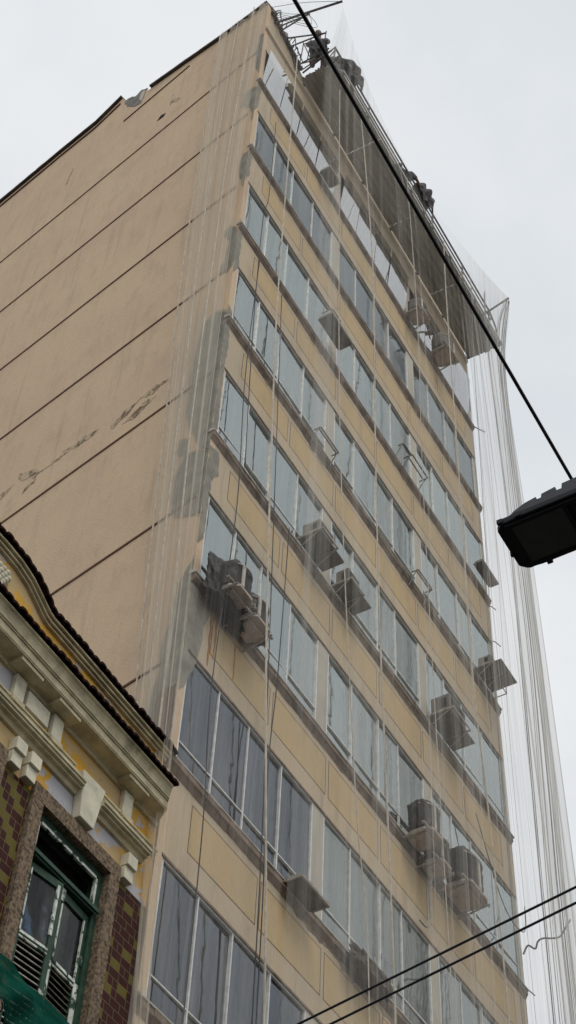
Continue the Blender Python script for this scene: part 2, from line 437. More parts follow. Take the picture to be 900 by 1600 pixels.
# cement patches near the corner
def clampp(pts, lo=.0): return [(max(lo, a+.13), c) for a, c in pts]
PAT = dict(
 big=[(-.13, 22.34), (.12, 22.6), (.35, 22.49), (.43, 22.02), (.46, 21.33), (.43, 20.62), (.44, 20.13), (.3, 19.69), (.05, 19.0), (-.13, 18.8)],
 mid=[(-.13, 18.78), (.1, 18.95), (.35, 19.04), (.46, 18.69), (.47, 18.13), (.36, 17.7), (.13, 17.52), (-.13, 17.4)],
 small=[(.35, 19.43), (.5, 19.5), (.52, 19.3), (.45, 19.1), (.32, 19.07), (.3, 19.25)],
 t1=[(-.02, 28.04), (.09, 27.72), (.02, 27.2), (-.09, 26.62), (-.13, 26.8), (-.13, 28.0)],
 t2=[(-.07, 25.12), (.1, 25.4), (.2, 25.2), (.04, 24.85), (.12, 24.2), (.24, 23.95), (-.02, 23.75), (-.13, 24.0), (-.13, 25)],
 t0=[(-.1, 30.95), (.18, 31.0), (.24, 30.5), (-.0, 30.1), (-.1, 29.4), (-.13, 29.5), (-.13, 30.9)],
 top=[(-.13, 33.6), (-.02, 33.7), (.05, 32.9), (-.02, 32.0), (-.13, 31.6)],
 low=[(-.13, 16.5), (.07, 16.2), (.15, 15.51), (.22, 15.14), (.22, 14.7), (.30, 14.2), (.22, 13.4), (-.13, 13.3)])
for k, pts in PAT.items():
    pp = rough_poly(clampp(pts), .05, len(k))
    pp = [(max(.002, a), c) for a, c in pp]
    MB().prism(pp, lambda a, c, d: sidep(a, d, c), .009, -.01).build('cement_patch', M['cement'], T)
    mx_ = sum(a for a, c in pts)/len(pts); mz_ = sum(c for a, c in pts)/len(pts)
    hp_ = [(max(.002, a), c) for a, c in rough_poly([(mx_+.13+(a-mx_)*1.14, mz_+(c-mz_)*1.05) for a, c in pts], .08, 30+len(k))]
    MB().prism(hp_, lambda a, c, d: sidep(a, d, c), .004, -.01).build('render_repair', M['repair'], T)
for k, pts in dict(f1=[(.0, 22.6), (.10, 22.5), (.12, 21.6), (.09, 20.9), (.12, 19.4), (.0, 19.3)], f2=[(.0, 18.9), (.22, 18.95), (.26, 18.5), (.13, 18.2), (.12, 17.0), (.0, 16.8)],
                     f3=[(.0, 28.1), (.12, 28.0), (.10, 27.2), (.0, 26.9)], f4=[(.0, 25.4), (.13, 25.3), (.11, 24.6), (.12, 23.9), (.0, 23.6)], f5=[(.0, 16.1), (.5, 16.05), (.36, 15.6), (.3, 15.0), (.12, 14.4), (.0, 14.2)],
                     f6=[(0, 31.1), (.12, 31.05), (.10, 30.1), (0, 29.8)]).items():
    pp = [(max(.002, a), c) for a, c in rough_poly(pts, .03, len(k)+ord(k[1]))]
    MB().prism(pp, lambda a, c, d: (a, d, c), -.0055, .01).build('cement_patch', M['cement'], T)
# the exposed brown brick strip low on the corner
MB().prism(rough_poly([(.02, 14.3), (.30, 14.35), (.36, 13.6), (.34, 12.6), (.02, 12.5)], .03, 3), lambda a, c, d: sidep(a, d, c), .010, -.01).build('cement_patch', M['ironrust'], T)
# spalled plaster
CR = dict(
 a=[(1.1, 21.60), (1.45, 21.70), (1.75, 21.62), (1.60, 21.52), (1.35, 21.50)],
 a2=[(1.75, 21.55), (2.0, 21.62), (2.3, 21.41), (2.22, 21.32), (2.0, 21.4)],
 a3=[(1.35, 21.36), (1.6, 21.40), (2.0, 21.22), (1.9, 21.15), (1.55, 21.2)],
 b=[(2.65, 21.59), (2.9, 21.70), (3.18, 21.68), (3.5, 21.72), (3.12, 21.55), (2.86, 21.48)],
 b2=[(3.2, 21.62), (3.9, 21.60), (3.9, 21.56), (3.3, 21.58)],
 c=[(3.82, 21.58), (4.0, 21.72), (4.27, 21.93), (4.52, 22.01), (4.42, 21.76), (4.2, 21.64), (4.0, 21.50)],
 c2=[(4.0, 21.52), (4.28, 21.37), (4.25, 21.28), (3.98, 21.42)], c3=[(4.6, 21.8), (5.0, 21.8), (5.1, 21.6), (4.8, 21.62)],
 hole=[(2.83, 33.72), (2.92, 33.82), (3.05, 33.82), (3.05, 33.68), (2.9, 33.60)], d=[(5.96, 35.21), (6.0, 35.2), (6.07, 34.45), (6.03, 34.41)],
 e=[(2.72, 34.52), (2.77, 34.5), (2.80, 34.05), (2.72, 34.0)], e2=[(2.75, 34.1), (2.5, 33.85), (2.45, 33.95), (2.68, 34.2)],
 f=[(7.0, 29.3), (7.04, 29.3), (7.1, 28.7), (7.06, 28.7)], h=[(2.7, 32.9), (2.9, 32.86), (3.3, 32.88), (2.9, 32.92)])
for k, pts in CR.items():
    MB().prism(rough_poly(rough_poly(pts, .07, len(k)+ord(k[0])), .035, 3), lambda a, c, d: sidep(a, d, c), .004, -.01).build('broken_plaster', M['crack'] if k != 'hole' else M['black'], T)
# right hand wall, rear wall, roof
MB().box(W-.22, W, .22, DEPTH, 0, 34.4, fn=par).build('side_wall', M['side'], T)
MB().box(0.25, W-.22, DEPTH-.3, DEPTH-.02, 0, 35, fn=par).build('rear_wall', M['side'], T)
MB().box(0.28, W-.23, .26, DEPTH-.32, 33.8, 34.1, fn=par).build('roof', M['concrete'], T)
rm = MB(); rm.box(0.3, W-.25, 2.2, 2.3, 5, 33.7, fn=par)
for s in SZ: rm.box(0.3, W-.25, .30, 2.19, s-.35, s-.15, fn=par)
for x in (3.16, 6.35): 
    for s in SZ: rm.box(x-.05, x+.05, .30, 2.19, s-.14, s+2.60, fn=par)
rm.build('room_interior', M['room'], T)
# sills (each storey) with pale cap and dark weathered underside
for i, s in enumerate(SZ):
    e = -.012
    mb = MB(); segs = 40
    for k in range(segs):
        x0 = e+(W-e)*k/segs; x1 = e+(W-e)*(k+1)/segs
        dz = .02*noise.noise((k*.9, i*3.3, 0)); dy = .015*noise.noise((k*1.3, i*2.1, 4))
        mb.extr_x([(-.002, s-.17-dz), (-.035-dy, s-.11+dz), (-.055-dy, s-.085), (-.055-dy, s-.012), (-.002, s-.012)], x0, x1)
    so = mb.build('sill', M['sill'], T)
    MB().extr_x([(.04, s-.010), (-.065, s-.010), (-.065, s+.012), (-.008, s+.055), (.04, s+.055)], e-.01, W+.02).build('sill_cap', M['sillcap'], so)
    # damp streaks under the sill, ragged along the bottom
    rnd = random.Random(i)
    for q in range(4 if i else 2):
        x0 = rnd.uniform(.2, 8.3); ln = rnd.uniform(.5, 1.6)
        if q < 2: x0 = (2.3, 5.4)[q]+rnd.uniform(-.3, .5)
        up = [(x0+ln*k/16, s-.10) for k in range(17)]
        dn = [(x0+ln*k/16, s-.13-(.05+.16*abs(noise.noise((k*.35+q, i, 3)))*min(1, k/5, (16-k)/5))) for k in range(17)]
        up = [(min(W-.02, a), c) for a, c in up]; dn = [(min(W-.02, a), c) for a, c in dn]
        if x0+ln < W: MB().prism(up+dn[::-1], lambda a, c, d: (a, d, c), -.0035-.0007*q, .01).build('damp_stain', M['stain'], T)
    # incised panel joints of the spandrel
    for k in range(6):
        a = .52+k*1.43; b = a+1.36; z0, z1 = s-.93, s-.29
        if b > 9.3: b = 9.3
        j = MB(); w = .011
        for q in ((a, b, z0, z0+w), (a, b, z1-w, z1)): j.box(q[0], q[1], -.0025, .01, q[2], q[3])
        for q in ((a, a+w, z0+w, z1-w), (b-w, b, z0+w, z1-w)): j.box(q[0], q[1], -.0025, .01, q[2], q[3])
        pnl = MB().box(a+w, b-w, -.0015, .01, z0+w, z1-w).build('spandrel_panel', M['ochre'], T)
        j.build('joint', M['joint'], pnl)
    # fine vertical joints carried on to the frame
    MB().extr_x([(-.012, s+HEAD+.0), (-.012, s+HEAD+.03), (0.0, s+HEAD+.045), (0.0, s+HEAD)], .1, W-.05).build('window_head', M['sill'], T)

# windows: 9 storeys x 3 bays
STY = {0: [('film', None)]*3, 1: [('dark', 'dark')]*3,
       2: [('pale', 'grey'), ('pale', 'pink'), ('pale', 'grey')], 3: [('pale', 'green'), ('pale', 'grey'), ('pale', 'grey')],
       4: [('pale', 'grey'), ('pale', 'grey'), ('pale', 'green')], 5: [('pale', 'green'), ('pale', 'pale'), ('pale', 'grey')],
       6: [('low', 'slate'), ('pale', 'pale'), ('pale', 'grey')], 7: [('low', 'slate'), ('low', 'blue'), ('low', 'pink')],
       8: [('low', 'slate'), ('low', 'blue'), ('low', 'slate')]}
for i, s in enumerate(SZ):
    for b, (xa, xb) in enumerate(BAYS):
        gl, cu = STY[i][b]
        if gl == 'pale' and i <= 5: gl = 'up'
        rnd = random.Random(i*10+b)
        z0, z1 = s+BOT, s+HEAD
        w = xb-xa; fr = .019
        yo = .018
        f = MB()
        cuts = [xa+w*q for q in (0, .238, .47, .735, 1)]
        if b and rnd.random() < .5: cuts[2] += .12; cuts[3] -= .05
        tr = z0+.30 if i >= 3 else z0+.06
        f.box(xa, xb, yo-.010, yo+.03, z1-fr*1.1, z1-.002); f.box(xa, xb, yo-.010, yo+.03, z0+.002, z0+fr)
        f.box(xa+fr, xb-fr, yo-.008, yo+.026, tr-fr*.45, tr+fr*.45)
        for k, x in enumerate(cuts):
            ww = fr*.7 if k in (0, 4) else fr*.55
            xx = min(max(x, xa+ww), xb-ww)
            f.box(xx-ww, xx+ww, yo-.012, yo+.028, z0+fr, z1-fr*1.1)
        win = f.build('window', M['alu'] if i > 0 else M['aludark'], T)
        # the sash behind: a dark stile beside the third mullion
        d = MB()
        x = cuts[3]; d.box(x-.10, x-.03, yo+.05, yo+.075, z0+fr, z1-fr*1.3)
        if rnd.random() < .6: x = cuts[1]; d.box(x+.03, x+.055, yo+.05, yo+.07, z0+fr, z1-fr*1.3)
        d.build('sash', M['aludark'], win)
        p = MB()
        for k in range(4):
            tl = .010*rnd.uniform(-1, 1); t2 = .012*rnd.uniform(-1, 1) - (.15 if i == 0 else 0)
            xa_, xb_ = cuts[k]+.012, cuts[k+1]-.012
            for za, zb in ((tr+.01, z1-fr),) + (((z0+.01, tr-.01),) if tr-z0 > .1 else ()):
                bb = len(p.v)
                y = yo+.014
                p.v += [(xa_, y+tl, za), (xb_, y-tl, za), (xb_, y-tl+t2, zb), (xa_, y+tl+t2, zb)]
                p.f.append((bb, bb+1, bb+2, bb+3))
        p.build('pane', M['glass_'+gl], win, keep=True)
        if cu:
            x = xa+.03; others = {'grey': ['green', 'tan', 'pale'], 'green': ['grey', 'pale'], 'pink': ['pink', 'grey'], 'tan': ['tan', 'grey', 'pale'], 'slate': ['slate', 'slate', 'tan'], 'blue': ['slate', 'pink'], 'dark': ['dark'], 'pale': ['tan', 'pale', 'grey']}[cu]
            k = 0
            while x < xb-.1:
                cw = rnd.choice((.35, .7, .7, 1.0)); x2 = min(xb-.03, x+cw)
                drop = 0 if rnd.random() < .6 else rnd.uniform(.15, .9)
                if rnd.random() < .9 or i >= 6:
                    c = MB(); cc_ = cu if rnd.random() < .65 else rnd.choice(others)
                    nn = max(4, int((x2-x)/.03)); bz = z0+.01 + (drop if cu not in ('slate', 'dark', 'blue') else 0)
                    bb = 0; ph = rnd.random()*6
                    for q in range(nn+1):
                        xx = x+(x2-x)*q/nn; yy = yo+.075+.010*math.sin(q*1.9+ph)+.01*k % .02
                        c.v += [(xx, yy, bz), (xx, yy, z1-.02)]
                    for q in range(nn): c.f.append((bb+2*q, bb+2*q+2, bb+2*q+3, bb+2*q+1))
                    c.build('curtain', CUR[cc_], win)
                x = x2+.004; k += 1

# ragged render and bits of reinforcing bar down the right hand edge
rg = MB()
rnd = random.Random(3)
z = 12.0
while z < 33.5:
    h = rnd.uniform(.15, .6); dx = max(0, .02+.06*noise.noise((z*1.3, 0, 0)))+.012
    rg.box(W+.003, W+.003+dx, .02, .16, z, z+h-.02); z += h
rg.build('ragged_edge', M['concrete'], T)
rb = MB()
for z, l in ((25.1, .16), (24.1, .22), (16.25, .2)):
    rb.tube([(W, .05, z), (W+l*.5, -.02, z+.03), (W+l, -.08, z-.03)], .010, 5)
rb.tube([(W-.05, -.02, 31.2), (W+.12, -.25, 31.0)], .012, 5)
rb.build('bent_bar', M['ironrust'], T)
# cables stapled over the facade
def cat(pts, n=8):
    out = []
    P = [Vector(p) for p in pts]
    for i in range(len(P)-1):
        p0 = P[max(i-1, 0)]; p1 = P[i]; p2 = P[i+1]; p3 = P[min(i+2, len(P)-1)]
        for q in range(n):
            t = q/n
            out.append(.5*((2*p1)+(-p0+p2)*t+(2*p0-5*p1+4*p2-p3)*t*t+(-p0+3*p1-3*p2+p3)*t**3))
    out.append(P[-1]); return out

# roof odds and ends
MB().tube([sidep(7.4, -.25, 37.1), sidep(7.4, -.25, 37.45)], .16, 10).build('vent_pipe', M['coping'], T)

# ------------------------------------------------------------------ scaffold platform on the roof line
P = thing('suspended_platform', 'long grey work platform with pipe railing hanging off the top of the tower', 'scaffold', (1.5, -.4, 34.1))
dk = MB(); X0, X1 = 1.44, 9.62
nx = 72; pts = []
rnd = random.Random(11)
ny = 24
def dz(j): return .022*math.sin(j*math.pi*.5)
for b in range(4):
    xa = X0+(X1-X0)*b/4; xb = X0+(X1-X0)*(b+1)/4-.012
    if b == 0: xa = X0
    for j in range(ny):
        y0 = -.02-.86*j/ny; y1 = -.02-.86*(j+1)/ny
        ex = rnd.uniform(-.03, .03) if b in (0, 3) else 0
        a = xa + (ex if b == 0 else 0) + (.25*max(0, (j/ny-.75)) if b == 0 else 0)
        c = xb + (ex if b == 3 else 0) - (.15*max(0, .3-j/ny) if b == 3 else 0)
        za = 34.27-.08*j/ny+dz(j); zb = 34.27-.08*(j+1)/ny+dz(j+1)
        bb = len(dk.v)
        dk.v += [(a, y0, za), (c, y0, za), (c, y1, zb), (a, y1, zb), (a, y0, za+.02), (c, y0, za+.02), (c, y1, zb+.02), (a, y1, zb+.02)]
        dk.f += [tuple(bb+i for i in q) for q in ((0,3,2,1),(4,5,6,7),(0,1,5,4),(1,2,6,5),(2,3,7,6),(3,0,4,7))]
dk.build('deck', M['deckm'], P)
MB().box(1.72, 9.6, -.93, -.895, 34.17, 34.25).build('edge_board', M['deckedge'], P)
jo = MB()
for x in [1.6+1.33*k for k in range(7)]: jo.box(x, x+.06, -.88, .02, 34.31, 34.39)
jo.build('joist', M['steel'], P)
rl = MB()
rl.tube([(1.42, -.86, 34.95), (9.15, -.86, 35.15)], .022); rl.tube([(1.9, -.86, 34.66), (9.2, -.86, 34.82)], .017)
rl.tube([(9.15, -.86, 35.15), (9.45, -.86, 34.85), (9.5, -.86, 34.4)], .022)
rl.build('railing', M['steel'], P)
for x in [1.45, 3.0, 4.55, 6.1, 7.65, 9.1]:
    MB().tube([(x-.05, -.86, 34.25), (x, -.86, 35.0+.15*(x-1.45)/7.7)], .022).tube([(x-.09, -.72, 34.25), (x-.02, -.86, 34.8)], .014).build('post', M['steel'], P)

# outriggers that hold the net
def pole(name, label, a, b, r, extra=()):
    t = thing(name, label, 'pole', a)
    MB().tube([a, b], r, 8).build('tube', M['steel'], t)
    for e in extra: MB().tube(e, r*.62, 6).build('brace', M['steel'], t)
    return t
TIP1 = Vector((.61, -1.5, 34.92)); TIP2 = Vector((8.83, -1.5, 34.78))
pole('net_pole', 'steel pole jutting from the corner of the parapet over a lattice bracket', (.32, .1, 35.0), tuple(TIP1), .028,
     ([(.55, 0.05, 35.0), (.52, -.62, 34.99)], [(.35, -.05, 34.7), (.52, -.75, 34.96)]))
pole('net_pole', 'short steel pole jutting past the far end of the platform railing', (8.95, -.6, 34.72), tuple(TIP2), .026, ())
L = thing('lattice_bracket', 'triangular steel lattice bracket at the near end of the platform', 'bracket', (.9, 0, 34.8))
lt = MB()
lt.tube([(.72, .03, 34.98), (1.0, -.88, 34.78)], .018); lt.tube([(1.02, .03, 35.2), (1.02, -.85, 34.88)], .018)
lt.build('top_chord', M['steel'], L)
lb = MB()
lb.tube([(1.25, -.02, 34.55), (1.2, -.85, 34.40)], .018); lb.tube([(1.38, -.1, 34.34), (1.25, -.9, 34.36)], .02); lb.tube([(1.02, .02, 35.1), (1.3, .0, 34.25)], .018)
lb.build('bottom_chord', M['steel'], L)
ld = MB()
for k in range(4):
    y = -.10-.19*k
    ld.tube([(1.02, y, 35.14+.33*y), (1.24, y-.08, 34.52)], .012, 5)
    ld.tube([(1.24, y, 34.52), (1.03, y-.2, 34.98)], .012, 5)
ld.tube([(1.2, 0, 34.5), (1.38, -.7, 34.5)], .014); ld.tube([(1.3, -.1, 34.3), (1.42, -.86, 34.9)], .014)
ld.build('lattice', M['steel'], L)
# broken brackets and wires along the parapet edge
B2 = thing('wire_tangle', 'tangle of loose steel hooks and wire on the broken parapet beside the first pole', 'wire', (.4, 0, 35.2))
tb = MB(); rnd = random.Random(5)
for k in range(10):
    x = .18+.11*k; z = 35.28-.36*x
    tb.tube(cat([(x, -.03, z), (x+rnd.uniform(-.05, .12), -.08-rnd.random()*.12, z+rnd.uniform(-.05, .08)), (x+rnd.uniform(0, .18), -.03-rnd.random()*.1, z+rnd.uniform(-.16, .0))], 4), .011, 5)
for k in range(5):
    tb.tube(cat([(.18+.05*k, -.02, 35.3), (.4+.1*k, -.35-.1*k, 35.2-.1*k), (.5, -.72, 34.98)], 6), .006, 4)
tb.build('wire', M['steel'], B2)
tag(MB().tube(cat([(.12, .0, 35.4), (.35, -.7, 35.3), tuple(TIP1)], 8), .006, 5).build('guy_wire', M['steel']), 'thin guy wire from the tower corner to the tip of the first net pole', 'wire')

# ------------------------------------------------------------------ workers
def person(label, loc, rz, lean, crouch, shirt, arm=.5):
    t = thing('person', label, 'person', loc)
    k = 0.93
    V = {}; E = []; Rr = {}
    def add(n, p, r, par_=None):
        V[n] = Vector(p)*k; Rr[n] = r*k
        if par_: E.append((par_, n))
    hip = .95-.42*crouch; kn_y = -.40*crouch
    add('pel', (0, 0, hip), .145)
    sh = Vector((0, -math.sin(lean)*.5, hip+math.cos(lean)*.5))
    add('ab', (0, sh.y*.35, hip+.2), .125, 'pel'); add('ch', (0, sh.y*.8, hip+.4*math.cos(lean)), .15, 'ab')
    add('nk', tuple(sh+Vector((0, -.02, .03))), .058, 'ch'); hd = sh+Vector((0, -.06-.1*lean, .16))
    add('hd0', tuple(hd), .082, 'nk'); add('hd1', tuple(hd+Vector((0, -.005, .10))), .098, 'hd0'); add('hd2', tuple(hd+Vector((0, .0, .17))), .062, 'hd1')
    add('nose', tuple(hd+Vector((0, -.105, .07))), .013, 'hd1')
    for sx in (-1, 1):
        q = str(sx)
        add('hj'+q, (sx*.10, 0, hip-.05), .09, 'pel'); add('kn'+q, (sx*.13, kn_y, hip-.48+.2*crouch), .062, 'hj'+q)
        add('an'+q, (sx*.13, kn_y+.30*crouch, .10), .042, 'kn'+q); add('to'+q, (sx*.15, kn_y+.30*crouch-.19, .045), .042, 'an'+q)
        s0 = sh+Vector((sx*.185, .01, -.05)); add('sh'+q, tuple(s0), .062, 'ch')
        el = s0+Vector((sx*.07, -.12*arm-.05, -.27+.05*arm)); add('el'+q, tuple(el), .042, 'sh'+q)
        wr = el+Vector((-sx*.05*arm, -.22*arm-.06, -.20+.22*arm)); add('wr'+q, tuple(wr), .028, 'el'+q)
        dr = (wr-el).normalized(); pm = wr+dr*.07; add('pm'+q, tuple(pm), .034, 'wr'+q)
        for fi in range(4):
            a = pm+dr*.04+Vector(((fi-1.5)*.021, 0, 0)); add('f%d%s' % (fi, q), tuple(a), .009, 'pm'+q)
            ln = (.030, .038, .034, .026)[fi]
            add('g%d%s' % (fi, q), tuple(a+dr*ln+Vector((0, -.008, -.012))), .008, 'f%d%s' % (fi, q))
            add('h%d%s' % (fi, q), tuple(a+dr*ln*1.5+Vector((0, -.02, -.034))), .007, 'g%d%s' % (fi, q))
        th = wr+dr*.03+Vector((-sx*.038, -.01, 0)); add('t0'+q, tuple(th), .011, 'wr'+q); add('t1'+q, tuple(th+dr*.035+Vector((-sx*.008, -.012, -.01))), .009, 't0'+q)
    names = list(V); idx = {n: i for i, n in enumerate(names)}
    rot = Matrix.Rotation(rz, 3, 'Z')
    me = bpy.data.meshes.new('body'); me.from_pydata([rot @ V[n] for n in names], [(idx[a], idx[b]) for a, b in E], [])
    o = bpy.data.objects.new('body', me); COL.objects.link(o); o.parent = t
    md = o.modifiers.new('skin', 'SKIN'); 
    for i, n in enumerate(names): me.skin_vertices[0].data[i].radius = (Rr[n], Rr[n])
    me.skin_vertices[0].data[0].use_root = True
    sb = o.modifiers.new('sub', 'SUBSURF'); sb.levels = 1; sb.render_levels = 2
    me.materials.append(M['skin'])
    def garment(name, keys, edges, grow, mat):
        me = bpy.data.meshes.new(name); ii = {n: i for i, n in enumerate(keys)}
        me.from_pydata([rot @ V[n] for n in keys], [(ii[a], ii[b]) for a, b in edges], [])
        g = bpy.data.objects.new(name, me); COL.objects.link(g); g.parent = t
        g.modifiers.new('skin', 'SKIN')
        for i, n in enumerate(keys): me.skin_vertices[0].data[i].radius = (Rr[n]+grow, Rr[n]+grow)
        me.skin_vertices[0].data[0].use_root = True
        s2 = g.modifiers.new('sub', 'SUBSURF'); s2.levels = 1; s2.render_levels = 2
        me.materials.append(mat)
    garment('shirt', ['pel', 'ab', 'ch', 'sh-1', 'el-1', 'sh1', 'el1'], [('pel', 'ab'), ('ab', 'ch'), ('ch', 'sh-1'), ('sh-1', 'el-1'), ('ch', 'sh1'), ('sh1', 'el1')], .016, M[shirt])
    garment('trousers', ['pel', 'hj-1', 'kn-1', 'an-1', 'hj1', 'kn1', 'an1'], [('pel', 'hj-1'), ('hj-1', 'kn-1'), ('kn-1', 'an-1'), ('pel', 'hj1'), ('hj1', 'kn1'), ('kn1', 'an1')], .018, M['trouser'])
    garment('hair', ['hd1', 'hd2'], [('hd1', 'hd2')], .012, M['hair'])
    for sx in (-1, 1):
        bm = bmesh.new(); bmesh.ops.create_icosphere(bm, subdivisions=1, radius=.013*k)
        me = bpy.data.meshes.new('eye'); bm.to_mesh(me); bm.free(); me.materials.append(M['white'])
        e = bpy.data.objects.new('eye', me); COL.objects.link(e); e.parent = t
        e.location = rot @ ((V['hd1']+Vector((sx*.034, -.087, .005))*k))
    return t
person('dark shirted worker standing at the near end of the platform beside the lattice', (1.42, -.45, 34.30), R(-70), .15, .02, 'shirt_a', .15)
person('worker in a grey shirt standing behind the first one, nearest the railing post', (1.78, -.56, 34.28), R(110), .22, .10, 'shirt_b', .2)
person('worker in a blue grey shirt crouching half way along the railing', (4.75, -.62, 34.26), R(75), .8, .5, 'shirt_c', .4)

def cloth(label, x0, x1, ztop, drop, seed):
    def fn(u, v):
        x = x0+(x1-x0)*u; q = noise.noise((u*4+seed, v*3, seed))
        a = (v-.35)
        z = ztop-abs(a)*drop*1.4 + .05*noise.noise((u*5, seed, 2)) - (.10*noise.noise((u*9, seed, 6)) if v > .85 or v < .1 else 0)
        y = -.87 + (-.10 if a > 0 else .08)*min(1, abs(a)*6) + .07*q + .03*math.sin(u*17+v*4)
        if a > 0: y -= .10*math.sin(u*math.pi)*math.sin(v*math.pi)
        return (x + .05*math.sin(v*7+seed), y, z)
    o = MB().grid(fn, 28, 22).build('tarpaulin', M['cloth'], None, smooth=True)
    so = o.modifiers.new('thick', 'SOLIDIFY'); so.thickness = .012
    return tag(o, label, 'tarpaulin')
cloth('crumpled dark cloth slung over the railing right beside the two standing workers', 1.80, 2.48, 35.08, .58, 2.2)
cloth('crumpled grey cloth slung over the middle of the railing below the crouching worker', 5.22, 5.90, 35.20, .62, 6.1)

# ------------------------------------------------------------------ netting
def lerp(a, b, t): return a+(b-a)*t
def front(u, v):
    x = lerp(TIP1.x, TIP2.x, u)
    sag = math.sin(math.pi*u)**.85
    ytop = lerp(-1.5, -.90, sag); ztop = lerp(lerp(34.92, 34.78, u), 35.12, sag)
    z = lerp(ztop, 4.6, v)
    d = (ztop-z)
    ease = min(1, d/3.5); ease = ease*ease*(3-2*ease)
    y = lerp(ytop, -1.12-.12*math.sin(v*3), ease)
    fold = .05*min(1, d/1.5)*(math.sin(u*190+2*math.sin(v*4+u*9))*.5+noise.noise((u*45, v*1.6, 0)))
    edge = (u**6)
    x += -.03*math.sin(v*5)*edge + .04*noise.noise((u*20, v*3, 4))
    return (x, y+fold, z)
fn_ = MB().grid(front, 260, 60).build('safety_net', M['net_front'], None, smooth=True)
tag(fn_, 'sheer grey safety netting hanging over the whole street front of the tower', 'netting')
def ynet(x, z):
    u = (x-TIP1.x)/(TIP2.x-TIP1.x); return -1.14
def side(u, v):
    st = lerp(1.35, -.02, u); sb = lerp(.14, -.28, u)
    zt = 35.62-.26*(1-st/1.35)
    z = lerp(zt, 9.4, v); q = v**.95
    s_ = lerp(st, sb, q)
    off = .06+.20*math.sin(math.pi*min(1, v*1.02))**.6 + .05*noise.noise((u*9, v*2, 3)) + .03*math.sin(u*30+v*3)
    return sidep(s_, off, z)
sn = MB().grid(side, 60, 50).build('side_net', M['net_side'], None, smooth=True)
tag(sn, 'narrow strip of pale netting drawn down the corner edge of the blank side wall', 'netting')
def endn(u, v):
    a = Vector(sidep(0, .12, 35.3)); p = a.lerp(TIP1, u); 
    bq = Vector((-.10, -.05, 9.0)).lerp(Vector((.95, -.80, 9.0)), u)
    q = p.lerp(bq, v); q += Vector((.03*math.sin(u*28+v*2), .04*noise.noise((u*8, v*2, 1)), 0))
    q.y -= .25*math.sin(math.pi*v)*u
    return tuple(q)
en = MB().grid(endn, 60, 50).build('end_net', M['net_end'], None, smooth=True)
tag(en, 'sheer netting closing the gap between the tower corner and the first net pole', 'netting')
# heavier hems and gathers: ropes
def rope(label, pts, r, mat='rope', group=None, name='rope'):
    return tag(MB().tube(cat(pts, 10), r, 5).build(name, M[mat]), label, 'rope', group)
rope('pale rope hanging down the left bay of windows, furthest left over the glass', [(.62, -.45, 33.2), (.42, -.60, 24.0), (.38, -.72, 19.6), (.52, -.80, 15.0), (.93, -.80, 10.3), (1.0, -.80, 6)], .013)
rope('pale rope running down just left of the middle bay of windows', [(2.61, -.85, 34.0), (2.61, -1.12, 27), (2.61, -1.14, 21.27), (2.70, -1.14, 17.0), (2.94, -1.14, 11.5), (3.0, -1.14, 6)], .012)
rope('thin pale rope crossing the first bay and the dark row of windows', [(1.62, -.9, 33.0), (1.56, -1.0, 27.5), (1.54, -1.14, 20), (2.04, -1.14, 13.9), (2.35, -1.14, 11.7), (2.4, -1.14, 6)], .008)
rope('pale knotted rope hanging down the far right bay from the end of the platform', [(6.42, -.95, 34.2), (6.3, -.95, 31.1), (5.78, -1.14, 23.98), (5.71, -1.14, 19.05), (5.88, -1.14, 16.75), (6.01, -1.14, 13.3), (6.1, -1.14, 6)], .013)
rope('thin rope over the pier between the middle and right bays', [(4.6, -.95, 34.2), (4.45, -1.1, 28), (4.3, -1.12, 22), (4.35, -1.13, 15), (4.5, -1.12, 9)], .007)
def bundle(pts, n, spread, r, label, seed, mat='strand'):
    rnd = random.Random(seed); m = MB()
    for k in range(n):
        a = rnd.uniform(-1, 1)*spread; c = rnd.uniform(-.04, .04)
        m.tube(cat([(p[0]+1.5*a*(.3+.7*min(1, abs(pts[0][2]-p[2])/8))+.02*rnd.uniform(-1, 1), p[1]+c, p[2]) for p in pts], 6), r*rnd.uniform(.45, .95), 4)
    return tag(m.build('net_gather', M[mat]), label, 'netting cord', 'gathered cords of the netting')
bundle([(7.60, -1.10, 33.8), (7.45, -1.05, 30), (7.29, -1.07, 25.8), (7.03, -1.07, 21.2), (6.93, -1.05, 17), (6.9, -1.05, 9)], 3, .12, .006, 'gathered net cords nearest the right edge of the tower', 1)
bundle([(8.30, -1.10, 34.6), (8.22, -1.05, 32), (8.17, -1.07, 26), (7.96, -1.07, 20.8), (7.82, -1.05, 16.4), (7.6, -1.05, 9)], 4, .14, .007, 'gathered net cords second out from the tower edge', 2)
bundle([(8.83, -1.45, 34.7), (8.79, -1.15, 33), (8.71, -1.07, 27.4), (8.66, -1.07, 22), (8.3, -1.05, 15.6), (8.2, -1.05, 9)], 5, .16, .007, 'gathered net cords falling from the far pole tip', 3)
bundle([(8.84, -1.47, 34.7), (8.88, -1.12, 32), (8.90, -1.07, 26.1), (8.84, -1.07, 20.5), (8.6, -1.05, 15.6), (8.6, -1.05, 9)], 6, .12, .009, 'thick bunch of net cords along the outer hem of the netting', 4)
bundle([(6.95, -1.05, 31.5), (6.89, -1.05, 26.5), (6.8, -1.05, 21.3), (6.85, -1.05, 18), (6.83, -1.05, 9)], 2, .08, .005, 'fine net cords over the right hand bay of windows', 6)
